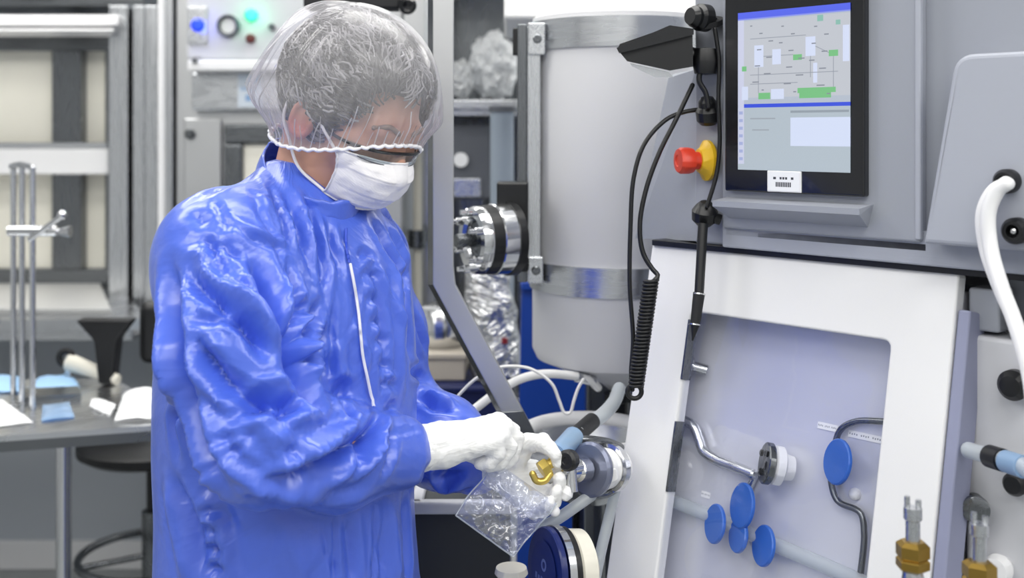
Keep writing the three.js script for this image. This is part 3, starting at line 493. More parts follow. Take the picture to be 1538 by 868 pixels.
// ---- work table with its things
const TY = 0.92;
{
  const g = thing('work_table', 'stainless steel work table with dark reflective top', 'table');
  const poly = [[-1.9, -2.05], [-1.065, -2.285], [-0.70, -2.39], [-1.02, -2.82], [-1.9, -2.78]];
  part(g, 'top', hull(poly.flatMap(([x, z]) => [V(x, TY, z), V(x, TY - 0.012, z)])), M.steel);
  part(g, 'rim', merge([[-1.9, -2.05, -1.065, -2.285], [-1.065, -2.285, -0.70, -2.39]].map(([a, b, c, e]) => { const u = V(c - a, 0, e - b).normalize(), w = V(-u.z, 0, u.x).multiplyScalar(0.03).negate(); return hull([[a, b], [c, e]].flatMap(([x, z]) => [V(x, TY - 0.012, z), V(x, TY - 0.034, z), V(x + w.x * -1, TY - 0.012, z - Math.abs(w.z)), V(x + w.x * -1, TY - 0.034, z - Math.abs(w.z))])); })), M.steelDark);
  for (const [x, z] of [[-1.02, -2.5], [-1.8, -2.2], [-1.8, -2.7], [-0.755, -2.43]]) part(g, 'leg', rod(V(x, 0, z), V(x, TY - 0.012, z), 0.017), M.steelBright);
  settle(g);
  const t = (px, py) => onY(px, py, TY);
  const st = thing('lab_stand', 'tall steel lab stand of three rods with a clamp', 'lab stand');
  const b0 = t(75, 606), Yt = P(0, 252, 2.5).y, rods = [[20, 2.62], [33, 2.55], [49, 2.5]].map(([px, d]) => P(px, 0, d));
  part(st, 'base', hull([t(26, 606), t(122, 600), t(118, 588), t(30, 592)].flatMap(p => [V(p.x, TY, p.z), V(p.x, TY + 0.014, p.z)])), M.steelDark);
  for (const r of rods) part(st, 'rod', rod(V(r.x, TY, r.z), V(r.x, Yt, r.z), 0.0065), M.steel);
  part(st, 'top_bar', tube([V(rods[0].x - 0.004, Yt, rods[0].z), V(rods[1].x, Yt + 0.006, rods[1].z), V(rods[2].x, Yt, rods[2].z)], 0.007), M.steel);
  const cl = V(rods[2].x, P(0, 346, 2.5).y, rods[2].z);
  const cp = part(st, 'clamp', merge([rod(cl.clone().add(V(-0.05, 0, 0.01)), cl.clone().add(V(0.06, 0, 0.01)), 0.012), rod(cl.clone().add(V(0.0, -0.02, 0.02)), cl.clone().add(V(0.075, 0.035, 0.02)), 0.006)]), M.steelBright);
  part(cp, 'knob', merge([rod(cl.clone().add(V(0.06, -0.002, 0.01)), cl.clone().add(V(0.09, -0.002, 0.01)), 0.007, 0.014), new THREE.SphereGeometry(0.011, 14, 10).translate(cl.x + 0.075, cl.y + 0.037, cl.z + 0.02)]), M.steelBright);
  settle(st);
  const flat = (nm, lb, cat, list, h, m, wav = 0.004) => { const g2 = thing(nm, lb, cat); const pts = list.map(([x, y]) => t(x, y)); const n = 14, pos = [], idx = [];
    for (let j = 0; j <= n; j++) for (let i = 0; i <= n; i++) { const u = i / n, v = j / n; const p = pts[0].clone().multiplyScalar((1 - u) * (1 - v)).addScaledVector(pts[1], u * (1 - v)).addScaledVector(pts[2], u * v).addScaledVector(pts[3], (1 - u) * v); p.y = TY + 0.001 + h * Math.pow(Math.sin(Math.PI * u) * Math.sin(Math.PI * v), 0.6) + wav * (0.5 + 0.5 * nz(p.x * 30, 1, p.z * 30)); pos.push(p.x, p.y, p.z); }
    const N = pos.length / 3; for (let i = 0; i < N; i++) pos.push(pos[i * 3], TY + 0.0005, pos[i * 3 + 2]);
    for (let j = 0; j < n; j++) for (let i = 0; i < n; i++) { const a = j * (n + 1) + i; idx.push(a, a + 1, a + n + 2, a, a + n + 2, a + n + 1, N + a, N + a + n + 2, N + a + 1, N + a, N + a + n + 1, N + a + n + 2); }
    const ge = new THREE.BufferGeometry(); ge.setAttribute('position', new THREE.Float32BufferAttribute(pos, 3)); ge.setAttribute('uv', new THREE.Float32BufferAttribute(pos.flatMap((_, k) => k % 3 === 0 ? [pos[k], pos[k + 2]] : []), 2)); ge.setIndex(idx); ge.computeVertexNormals(); part(g2, 'sheet', ge, m); settle(g2); };
  flat('face_mask', 'pale blue disposable mask lying behind the lab stand base', 'mask', [[38, 590], [120, 585], [110, 568], [60, 570]], 0.014, M.paleBlue, 0.01);
  flat('blue_wipe', 'pale blue wipe at the back of the work table', 'wipe', [[-30, 590], [30, 591], [28, 568], [-20, 566]], 0.01, M.paleBlue, 0.008);
  flat('paper_sheet', 'white paper sheet at the table edge', 'paper', [[-40, 646], [50, 636], [4, 602], [-40, 600]], 0.003, M.paper, 0.004);
  flat('cloth', 'rumpled white cloth lying at the table corner', 'cloth', [[172, 634], [256, 632], [244, 592], [186, 596]], 0.03, M.paper, 0.012);
  flat('glove', 'flat white glove lying beside the rumpled cloth', 'glove', [[134, 612], [164, 626], [174, 610], [138, 600]], 0.01, M.paper, 0.006);
  flat('clear_packet', 'clear blue-tinted packet on the dark table top', 'packet', [[62, 634], [112, 628], [104, 606], [64, 610]], 0.006, M.blueTube, 0.006);
  const tl = thing('pipette', 'ivory pipette lying at the back of the table', 'pipette');
  const A = t(178, 578).add(V(0, 0.012, 0)), B2 = t(104, 573).add(V(0, 0.05, 0)); part(tl, 'body', rod(A, B2, 0.013, 0.022), M.ivory); part(tl, 'ring', new THREE.TorusGeometry(0.018, 0.008, 10, 24).translate(B2.x - 0.008, B2.y + 0.01, B2.z), M.blackMatt); part(tl, 'rest', rod(V(B2.x, TY, B2.z), B2, 0.01), M.steel); settle(tl);
  const fn = thing('tapered_stand', 'black tapered stand at the back of the work table', 'stand');
  const fz = 2.74; part(fn, 'body', slab(rounded([[112, 481], [198, 481], [176, 510], [168, 578], [147, 578], [140, 512]].map(([x, y]) => { const p = P(x, y, fz); return [p.x, Math.max(p.y, TY)]; }), 0.01, 4), 0.05, 0.006).translate(0, 0, -fz), M.black); settle(fn);
  // stool behind the table
  const s = thing('stool', 'black padded lab stool on a steel post behind the work table', 'stool');
  const c = P(228, 0, 3.0), ys = P(0, 656, 3.0).y;
  part(s, 'seat', lathe([[0, ys], [0.17, ys], [0.195, ys - 0.012], [0.195, ys - 0.03], [0.17, ys - 0.045], [0, ys - 0.045]]).translate(c.x, 0, c.z), M.black);
  part(s, 'post', rod(V(c.x, 0.5, c.z), V(c.x, ys - 0.04, c.z), 0.014), M.black); part(s, 'cylinder', rod(V(c.x, 0.1, c.z), V(c.x, 0.52, c.z), 0.026), M.steelDark);
  part(s, 'foot_ring', new THREE.TorusGeometry(0.19, 0.011, 10, 40).rotateX(Math.PI / 2).translate(c.x, 0.40, c.z), M.steelDark);
  for (let i = 0; i < 3; i++) { const a = i * 2.094 + 0.5; part(s, 'spoke', rod(V(c.x, 0.4, c.z), V(c.x + Math.cos(a) * 0.19, 0.4, c.z + Math.sin(a) * 0.19), 0.008), M.steelDark); }
  for (let i = 0; i < 5; i++) { const a = i * 1.2566; part(s, 'leg', merge([rod(V(c.x, 0.1, c.z), V(c.x + Math.cos(a) * 0.27, 0.06, c.z + Math.sin(a) * 0.27), 0.016), new THREE.SphereGeometry(0.03, 12, 10).translate(c.x + Math.cos(a) * 0.27, 0.03, c.z + Math.sin(a) * 0.27)]), M.black); }
  const bp = P(275, 498, 2.82); part(s, 'backrest', rbox(0.22, 0.16, 0.05, 0.024).translate(bp.x, bp.y, bp.z), M.black); part(s, 'back_post', tube([V(c.x, ys - 0.03, c.z + 0.02), V(bp.x - 0.02, ys - 0.03, c.z + 0.16), V(bp.x, bp.y, bp.z - 0.01)], 0.012), M.black);
  settle(s);
}
// ================================================================ background, middle
function blob(r, sx, sy, sz, f = 6, amp = 0.25, sd = 0) { const g = new THREE.IcosahedronGeometry(r, 12); const p = g.attributes.position; for (let i = 0; i < p.count; i++) { const v = V(p.getX(i), p.getY(i), p.getZ(i)), n = v.clone().normalize(); const k = 1 + amp * nz(n.x * f * 0.4 + sd, n.y * f * 0.4, n.z * f * 0.4) + amp * 0.5 * (1 - 2 * Math.abs(nz(n.x * f + sd, n.y * f, n.z * f))); v.multiplyScalar(k); p.setXYZ(i, v.x * sx, v.y * sy, v.z * sz); } const m = mergeVertices(g.deleteAttribute('normal') && g); m.computeVertexNormals(); return m; }
{
  const r = thing('shelf_rack', 'grey steel shelf rack behind the support arm', 'shelf');
  const D = 3.0, sy = P(0, 150, D).y;
  part(r, 'board', face(655, 790, 150, 164, D - 0.05, 3.4), M.steel); part(r, 'under_tray', face(655, 790, 164, 174, D - 0.02, 3.4), M.steel);
  for (const [px, z] of [[662, -3.05], [785, -3.05], [662, -3.38], [785, -3.38]]) { const x = P(px, 0, D).x; part(r, 'upright', boxAt(x - 0.015, x + 0.015, 0, 2.2, z - 0.015, z + 0.015), M.steelDark); }
  part(r, 'upper_board', face(655, 790, -60, -40, D - 0.05, 3.4), M.steel); part(r, 'lower_board', face(655, 790, 600, 612, D - 0.05, 3.4), M.steel);
  part(r, 'back_panel', face(655, 790, -60, 600, 3.4, 3.41), M.steelDark);
  settle(r);
  for (const [px, py, w, h, d, sd] of [[742, 104, 0.06, 0.085, 3.16, 1], [694, 118, 0.028, 0.05, 3.1, 5]]) { const b = thing('wrapped_bundle', sd === 1 ? 'large white plastic-wrapped bundle on the steel shelf' : 'small white plastic-wrapped bundle on the steel shelf', 'bundle', 'wrapped bundles on the shelf'); const q = P(px, py, d); part(b, 'wrap', blob(1, w, h, 0.08, 7, 0.3, sd).translate(q.x, 0, q.z), M.plasticWrap); b.updateMatrixWorld(true); const bb = new THREE.Box3().setFromObject(b); b.children[0].geometry.translate(0, sy - bb.min.y, 0); settle(b); }
  const e = thing('instrument_case', 'dark grey instrument case under the shelf', 'instrument'); part(e, 'body', face(676, 737, 186, 300, 3.02, 3.36, 0.01), M.greyDark); part(e, 'dial', along(lathe([[0, 0], [0.02, 0], [0.02, 0.015], [0, 0.015]]), P(692, 240, 3.02), P(692, 240, 2)), M.white); part(e, 'front_plate', face(681, 722, 268, 296, 3.01, 3.05), M.steel); part(e, 'stand', boxAt(P(690, 0, 3.1).x, P(725, 0, 3.1).x, P(0, 602, 2.95).y, P(0, 299, 3.02).y, -3.25, -3.15), M.steelDark); settle(e);
  const c = thing('grey_pipe', 'blue-grey upright pipe beside the tank bracket', 'pipe'); const q = P(754, 0, 2.8); part(c, 'pipe', rod(V(q.x, P(0, 580, 2.55).y, q.z), V(q.x, P(0, 168, 2.8).y, q.z), 0.03), mat(0x8c97a3, 0.45)); part(c, 'cap', rod(V(q.x, P(0, 168, 2.8).y, q.z), V(q.x, P(0, 160, 2.8).y, q.z), 0.034), M.greyDark); settle(c);
  const f = thing('foil_duct', 'foil-wrapped flexible duct behind the bent arm', 'duct'); { const a = P(730, 400, 2.62), b = P(748, 562, 2.62), g0 = new THREE.CylinderGeometry(0.052, 0.062, a.distanceTo(b), 40, 40, true), p = g0.attributes.position; for (let i = 0; i < p.count; i++) { const k = 1 + 0.18 * nz(p.getX(i) * 30, p.getY(i) * 25, p.getZ(i) * 30); p.setX(i, p.getX(i) * k); p.setZ(i, p.getZ(i) * k); } g0.computeVertexNormals(); g0.translate(0, a.distanceTo(b) / 2, 0); part(f, 'duct', along(g0, b, a), M.foil); part(f, 'elbow', rod(a, V(a.x, a.y + 0.06, a.z - 0.1), 0.05), M.foil); const rd = P(758, 512, 2.555); part(f, 'tag', rbox(0.014, 0.014, 0.004).translate(rd.x, rd.y, rd.z), mat(0x8c1f28, 0.5), 'small red tag'); } settle(f);
  const n = thing('navy_cabinet', 'low dark navy cabinet behind the arm', 'cabinet'); const ny = P(0, 580, 2.55).y; part(n, 'body', boxAt(P(560, 0, 2.55).x, P(768, 0, 2.55).x, 0, ny, -2.9, -2.55, 0.008), M.navy); part(n, 'top', boxAt(P(556, 0, 2.55).x, P(770, 0, 2.55).x, ny - 0.012, ny, -2.91, -2.54), M.navy); settle(n);
  const b = thing('beige_box', 'beige box on the navy cabinet', 'box'); part(b, 'body', boxAt(P(610, 0, 2.6).x, P(699, 0, 2.6).x, ny, ny + 0.062, -2.8, -2.6, 0.006), M.beige); part(b, 'lid', boxAt(P(608, 0, 2.6).x, P(701, 0, 2.6).x, ny + 0.052, ny + 0.066, -2.805, -2.595, 0.004), M.beige); settle(b);
  const k = thing('steel_pot', 'polished round steel pot on the beige box', 'pot'); const kp = P(662, 0, 2.7); part(k, 'body', lathe([[0, 0], [0.05, 0], [0.064, 0.02], [0.066, 0.06], [0.05, 0.095], [0.02, 0.105], [0, 0.105]]).translate(kp.x, ny + 0.066, kp.z), M.steelBright); part(k, 'lid_knob', new THREE.SphereGeometry(0.012, 16, 12).translate(kp.x, ny + 0.18, kp.z), M.black); part(k, 'spout', rod(V(kp.x + 0.05, ny + 0.1, kp.z), V(kp.x + 0.09, ny + 0.15, kp.z + 0.02), 0.012, 0.007), M.steelBright); settle(k);
  const u = thing('blue_drum', 'tall royal blue plastic drum behind the white tank', 'drum'); const dx = (px) => P(px, 0, 2.42).x, dy = P(0, 424, 2.42).y; part(u, 'body', hull([[dx(784), dy, -2.42], [dx(1010), dy, -2.42], [dx(768), 0, -2.42], [dx(1010), 0, -2.42], [dx(784), dy, -2.53], [dx(1010), dy, -2.53], [dx(768), 0, -2.53], [dx(1010), 0, -2.53]].map(a => V(...a))), M.bluePlastic); part(u, 'rim', boxAt(dx(782), dx(1012), dy - 0.02, dy + 0.004, -2.535, -2.412, 0.008), M.bluePlastic); settle(u);
}

// ================================================================ the man
function surfaceNets(sdf, lo, hi, h) {
  const nx = Math.ceil((hi.x - lo.x) / h) + 1, ny = Math.ceil((hi.y - lo.y) / h) + 1, nzz = Math.ceil((hi.z - lo.z) / h) + 1, val = new Float32Array(nx * ny * nzz).fill(1);
  const B = 8, far = B * h * 0.95 + 0.012;
  for (let k0 = 0; k0 < nzz; k0 += B) for (let j0 = 0; j0 < ny; j0 += B) for (let i0 = 0; i0 < nx; i0 += B) {
    const c = sdf(lo.x + (i0 + B / 2) * h, lo.y + (j0 + B / 2) * h, lo.z + (k0 + B / 2) * h), skip = Math.abs(c) > far * 1.6;
    for (let k = k0; k < Math.min(k0 + B, nzz); k++) for (let j = j0; j < Math.min(j0 + B, ny); j++) for (let i = i0; i < Math.min(i0 + B, nx); i++) val[i + nx * (j + ny * k)] = skip ? c : sdf(lo.x + i * h, lo.y + j * h, lo.z + k * h);
  }
  const cell = new Int32Array(nx * ny * nzz).fill(-1), pos = [], idx = [];
  const at = (i, j, k) => i + nx * (j + ny * k), E = [[0, 1], [2, 3], [4, 5], [6, 7], [0, 2], [1, 3], [4, 6], [5, 7], [0, 4], [1, 5], [2, 6], [3, 7]], v = new Float32Array(8);
  for (let k = 0; k < nzz - 1; k++) for (let j = 0; j < ny - 1; j++) for (let i = 0; i < nx - 1; i++) {
    let m = 0; for (let c = 0; c < 8; c++) { v[c] = val[at(i + (c & 1), j + ((c >> 1) & 1), k + (c >> 2))]; if (v[c] < 0) m |= 1 << c; }
    if (m === 0 || m === 255) continue;
    let x = 0, y = 0, z = 0, n = 0;
    for (const [a, b] of E) if ((v[a] < 0) !== (v[b] < 0)) { const t = v[a] / (v[a] - v[b]); x += (a & 1) + t * ((b & 1) - (a & 1)); y += ((a >> 1) & 1) + t * (((b >> 1) & 1) - ((a >> 1) & 1)); z += (a >> 2) + t * ((b >> 2) - (a >> 2)); n++; }
    cell[at(i, j, k)] = pos.length / 3; pos.push(lo.x + (i + x / n) * h, lo.y + (j + y / n) * h, lo.z + (k + z / n) * h);
  }
  const quad = (a, b, c, d, flip) => { if (a < 0 || b < 0 || c < 0 || d < 0) return; flip ? idx.push(a, c, b, a, d, c) : idx.push(a, b, c, a, c, d); };
  for (let k = 1; k < nzz - 1; k++) for (let j = 1; j < ny - 1; j++) for (let i = 1; i < nx - 1; i++) {
    const s = val[at(i, j, k)] < 0;
    if (s !== (val[at(i + 1, j, k)] < 0)) quad(cell[at(i, j - 1, k - 1)], cell[at(i, j, k - 1)], cell[at(i, j, k)], cell[at(i, j - 1, k)], !s);
    if (s !== (val[at(i, j + 1, k)] < 0)) quad(cell[at(i - 1, j, k - 1)], cell[at(i - 1, j, k)], cell[at(i, j, k)], cell[at(i, j, k - 1)], !s);
    if (s !== (val[at(i, j, k + 1)] < 0)) quad(cell[at(i - 1, j - 1, k)], cell[at(i, j - 1, k)], cell[at(i, j, k)], cell[at(i - 1, j, k)], !s);
  }
  const g = new THREE.BufferGeometry(); g.setAttribute('position', new THREE.Float32BufferAttribute(pos, 3)); g.setIndex(idx); return g;
}
const smin = (a, b, k) => { const h = Math.max(k - Math.abs(a - b), 0) / k; return Math.min(a, b) - h * h * k * 0.25; };
function cap(a, b, ra, rb) {                 // tapered capsule
  const dx = b.x - a.x, dy = b.y - a.y, dz = b.z - a.z, l2 = dx * dx + dy * dy + dz * dz;
  return (x, y, z) => { const px = x - a.x, py = y - a.y, pz = z - a.z; let t = (px * dx + py * dy + pz * dz) / l2; t = t < 0 ? 0 : t > 1 ? 1 : t; const ex = px - dx * t, ey = py - dy * t, ez = pz - dz * t; return Math.sqrt(ex * ex + ey * ey + ez * ez) - ra - (rb - ra) * t; };
}
const ell = (cx, cy, cz, rx, ry, rz) => { const m = Math.min(rx, ry, rz); return (x, y, z) => { const a = (x - cx) / rx, b = (y - cy) / ry, c = (z - cz) / rz, k = Math.sqrt(a * a + b * b + c * c); const q = Math.sqrt(a * a / (rx * rx) + b * b / (ry * ry) + c * c / (rz * rz)); return q < 1e-9 ? -m : k * (k - 1) / q; }; };
const bounds = (pts, m) => { const b = new THREE.Box3().setFromPoints(pts); return [b.min.subScalar(m), b.max.addScalar(m)]; };

const BT = 40 * Math.PI / 180, fwd = V(Math.cos(BT), 0, Math.sin(BT)), rgt = V(-Math.sin(BT), 0, Math.cos(BT));
const ROWS = [[1.505, -0.284, -1.505, 0.045, 0.045], [1.47, -0.286, -1.503, 0.088, 0.078], [1.43, -0.291, -1.496, 0.132, 0.108], [1.37, -0.296, -1.486, 0.166, 0.136], [1.28, -0.299, -1.480, 0.178, 0.152], [1.15, -0.299, -1.475, 0.180, 0.156], [1.05, -0.299, -1.473, 0.176, 0.153], [0.95, -0.298, -1.473, 0.182, 0.157], [0.85, -0.298, -1.473, 0.190, 0.162], [0.74, -0.298, -1.473, 0.186, 0.155]];
const rowOut = [0, 0, 0, 0];
function rowAt(y) {
  let i = 0; while (i < ROWS.length - 2 && y < ROWS[i + 1][0]) i++;
  const a = ROWS[Math.max(0, i - 1)], b = ROWS[i], c = ROWS[i + 1], d = ROWS[Math.min(ROWS.length - 1, i + 2)]; let t = (y - b[0]) / (c[0] - b[0]); t = t < 0 ? 0 : t > 1 ? 1 : t;
  for (let k = 1; k < 5; k++) rowOut[k - 1] = 0.5 * (2 * b[k] + (c[k] - a[k]) * t + (2 * a[k] - 5 * b[k] + 4 * c[k] - d[k]) * t * t + (3 * b[k] - a[k] - 3 * c[k] + d[k]) * t * t * t);
  return rowOut;
}
function torso(x, y, z, grow = 0) {
  const q = rowAt(y), dx = x - q[0], dz = z - q[1], pr = (dx * rgt.x + dz * rgt.z) / (q[2] + grow), pf = (dx * fwd.x + dz * fwd.z) / (q[3] + grow);
  const s = (Math.sqrt(pr * pr + pf * pf) - 1) * Math.min(q[2], q[3]) * 0.95;
  return Math.max(s, y - 1.50, 0.745 - y);
}
const J = {
  rs: P(336, 388, 1.375), rm: P(356, 520, 1.30), re: P(398, 662, 1.25), rf: P(505, 684, 1.335), rc: P(592, 680, 1.40), rw: P(642, 672, 1.43),
  ls: P(546, 384, 1.64), lm: P(572, 500, 1.665), le: P(588, 628, 1.675), lf: P(665, 664, 1.615), lc: P(712, 692, 1.575), lw: P(742, 702, 1.56),
  nk: V(-0.286, 1.442, -1.5),
};
const gownParts = {
  yokeR: cap(J.nk, J.rs, 0.058, 0.072), yokeL: cap(J.nk, J.ls, 0.055, 0.055), back: ell(-0.362, 1.31, -1.50, 0.080, 0.12, 0.10),
  r1: cap(J.rs, J.rm, 0.074, 0.079), r2: cap(J.rm, J.re, 0.079, 0.069), r3: cap(J.re, J.rf, 0.069, 0.064), r4: cap(J.rf, J.rc, 0.064, 0.047),
  l1: cap(J.ls, J.lm, 0.054, 0.062), l2: cap(J.lm, J.le, 0.062, 0.066), l3: cap(J.le, J.lf, 0.066, 0.066), l4: cap(J.lf, J.lc, 0.066, 0.046),
  legR: cap(V(-0.298 + rgt.x * 0.085, 0.8, -1.473 + rgt.z * 0.085), V(-0.298 + rgt.x * 0.1, 0.12, -1.473 + rgt.z * 0.1), 0.115, 0.075),
  legL: cap(V(-0.298 - rgt.x * 0.085, 0.8, -1.473 - rgt.z * 0.085), V(-0.298 - rgt.x * 0.1, 0.12, -1.473 - rgt.z * 0.1), 0.115, 0.075),
};
function gownSdf(x, y, z) {
  const G = gownParts;
  if (y < 0.62) return smin(G.legR(x, y, z), G.legL(x, y, z), 0.02);
  let d = torso(x, y, z);
  if (y < 0.95) d = smin(d, smin(G.legR(x, y, z), G.legL(x, y, z), 0.03), 0.08);
  d = smin(d, G.yokeR(x, y, z), 0.05); d = smin(d, G.yokeL(x, y, z), 0.05); d = smin(d, G.back(x, y, z), 0.06);
  const ar = smin(smin(G.r1(x, y, z), G.r2(x, y, z), 0.03), smin(G.r3(x, y, z), G.r4(x, y, z), 0.02), 0.022);
  const al = smin(smin(G.l1(x, y, z), G.l2(x, y, z), 0.03), smin(G.l3(x, y, z), G.l4(x, y, z), 0.02), 0.03);
  const up = Math.max(0, Math.min(1, (y - 1.2) / 0.15));
  return smin(smin(d, ar, 0.012 + 0.045 * up * up), al, 0.02 + 0.03 * up);
}
function grad(f, x, y, z, e = 0.003) { return V(f(x + e, y, z) - f(x - e, y, z), f(x, y + e, z) - f(x, y - e, z), f(x, y, z + e) - f(x, y, z - e)).normalize(); }
function march(f, px, py, d0 = 1.0, d1 = 2.0) { let d = d0; for (let i = 0; i < 160 && d < d1; i++) { const p = P(px, py, d), s = f(p.x, p.y, p.z); if (s < 0.0006) return p; d += Math.max(s * 0.75, 0.0008); } return null; }
// folds of the cloth: [sign and height in m, width in m, points]; each lies on the cloth's own surface
const FOLDS = [
  [-0.020, 0.017, [[374, 384], [398, 425], [416, 470], [430, 520], [446, 560], [470, 600]]],
  [0.012, 0.014, [[352, 392], [378, 440], [402, 490], [424, 545]]],
  [-0.006, 0.006, [[308, 356], [320, 372], [324, 392]]], [-0.006, 0.006, [[334, 364], [346, 380], [366, 388]]], [0.006, 0.008, [[300, 372], [312, 392], [318, 410]]],
  [0.012, 0.010, [[290, 384], [306, 412], [340, 440], [384, 474], [410, 512], [426, 560]]], [-0.009, 0.010, [[282, 396], [300, 430], [334, 456], [376, 492], [398, 530]]],
  [-0.022, 0.014, [[257, 400], [259, 450], [263, 510], [272, 560], [284, 610], [304, 680], [340, 735]]], [0.004, 0.012, [[242, 390], [240, 430], [242, 490], [250, 540], [262, 600]]],
  [-0.008, 0.007, [[294, 484], [330, 477], [362, 486], [384, 512], [396, 540]]], [0.009, 0.016, [[310, 500], [350, 520], [384, 552], [404, 580]]],
  [-0.011, 0.011, [[288, 498], [306, 535], [334, 572], [368, 596], [404, 604], [440, 592]]], [0.007, 0.009, [[282, 520], [304, 560], [334, 598], [370, 618]]],
  [-0.007, 0.006, [[322, 440], [330, 458], [336, 474]]], [-0.006, 0.007, [[356, 400], [362, 430], [384, 452]]],
  [-0.014, 0.012, [[346, 624], [374, 612], [400, 602], [434, 598], [462, 588]]], [-0.020, 0.010, [[416, 630], [426, 616], [442, 608], [462, 605]]], [0.009, 0.012, [[380, 632], [408, 650], [424, 672], [430, 690]]],
  [-0.013, 0.013, [[420, 731], [452, 714], [482, 699], [516, 680], [543, 660], [566, 638]]], [0.012, 0.013, [[440, 690], [474, 676], [508, 656], [540, 634]]], [0.010, 0.014, [[446, 742], [490, 730], [530, 708], [560, 680]]],
  [-0.014, 0.008, [[526, 710], [544, 688], [558, 652], [570, 624]]], [0.009, 0.008, [[544, 706], [560, 680], [574, 646], [582, 624]]], [-0.006, 0.008, [[412, 668], [440, 679], [468, 688]]], [-0.007, 0.007, [[574, 716], [586, 690], [592, 650]]],
  [0.008, 0.012, [[346, 690], [384, 722], [430, 744], [490, 752], [550, 748]]], [-0.006, 0.009, [[330, 650], [356, 690], [396, 718], [440, 728]]],
  [-0.016, 0.010, [[432, 400], [442, 440], [446, 470], [441, 516], [456, 560], [476, 600], [496, 622]]], [-0.012, 0.010, [[444, 456], [456, 462], [464, 456]]],
  [-0.011, 0.009, [[439, 524], [454, 508], [468, 488], [486, 446]]], [-0.012, 0.009, [[450, 553], [466, 532], [488, 500]]], [0.010, 0.009, [[444, 540], [462, 520], [482, 486]]], [0.008, 0.010, [[462, 560], [476, 540], [492, 520]]],
  [-0.005, 0.004, [[502, 440], [499, 500], [498, 560], [500, 622]]], [-0.010, 0.012, [[504, 592], [516, 586], [528, 592]]], [-0.007, 0.007, [[514, 600], [524, 618], [536, 632]]], [0.007, 0.012, [[508, 510], [510, 545], [516, 570]]],
  [-0.007, 0.009, [[560, 400], [572, 460], [578, 520], [584, 620]]], [0.007, 0.010, [[590, 400], [596, 470], [600, 540], [602, 600]]], [-0.010, 0.010, [[610, 400], [604, 430], [606, 470], [616, 540]]], [-0.009, 0.009, [[560, 330], [580, 370], [598, 400], [606, 440]]], [0.008, 0.009, [[580, 335], [600, 372], [612, 410]]], [-0.010, 0.008, [[574, 318], [596, 350], [612, 380]]],
  [-0.006, 0.008, [[438, 290], [452, 350], [466, 400], [476, 440]]], [-0.006, 0.007, [[458, 300], [474, 360], [484, 410], [488, 446]]], [0.006, 0.009, [[448, 296], [462, 354], [476, 410]]], [-0.005, 0.007, [[490, 340], [502, 380], [510, 420]]], [0.006, 0.008, [[474, 320], [492, 372], [504, 420]]],
  [-0.008, 0.006, [[394, 246], [404, 276], [418, 310], [430, 345], [436, 376]]], [0.005, 0.008, [[380, 256], [392, 290], [404, 322]]], [-0.005, 0.010, [[300, 300], [340, 280], [380, 262]]], [0.005, 0.014, [[340, 340], [372, 350], [404, 356]]],
  [-0.009, 0.008, [[226, 486], [240, 522], [252, 570], [262, 626], [270, 690]]], [0.007, 0.010, [[248, 520], [258, 570], [272, 640], [282, 700]]],
  [-0.008, 0.010, [[262, 716], [280, 760], [296, 810], [302, 866]]], [0.008, 0.012, [[250, 720], [262, 780], [276, 840], [284, 880]]], [0.007, 0.014, [[292, 730], [318, 776], [340, 820], [350, 880]]], [-0.006, 0.010, [[330, 760], [352, 800], [362, 860]]], [0.006, 0.03, [[400, 800], [440, 820], [480, 850]]],
  [-0.004, 0.004, [[502, 776], [502, 820], [500, 880]]], [-0.005, 0.004, [[563, 762], [564, 810], [560, 880]]], [-0.006, 0.010, [[520, 780], [526, 820], [530, 880]]], [0.007, 0.012, [[586, 764], [592, 810], [596, 880]]], [-0.007, 0.010, [[606, 740], [610, 800], [612, 880]]],
  [-0.008, 0.008, [[632, 600], [654, 612], [684, 616]]], [0.008, 0.009, [[636, 592], [660, 598], [684, 606]]], [-0.012, 0.010, [[640, 706], [664, 716], [700, 706]]], [0.009, 0.008, [[646, 724], [672, 732], [704, 722]]], [-0.008, 0.008, [[622, 470], [632, 500], [640, 530]]], [-0.012, 0.009, [[616, 556], [630, 566], [642, 572]]],
];
for (let i = 0; i < 15; i++) { const t = i / 14, x = 534 + 40 * t, y = 384 + 232 * t; FOLDS.push([(i % 2 ? 0.003 : -0.0042), 0.005, [[x + 4, y], [x + 10 + 6 * rnd(), y - 8 * rnd()], [x + 18 + 14 * rnd(), y - 10 + 14 * rnd()]]]); }
for (let i = 0; i < 12; i++) { const y = 706 + i * 15, x = 303 + i * 0.8; FOLDS.push([(i % 2 ? 0.003 : -0.0045), 0.005, [[x - 6 + 6 * rnd(), y + 6 * rnd()], [x + 8, y - 5 * rnd()], [x + 16 + 14 * rnd(), y + 6 * rnd()]]]); }
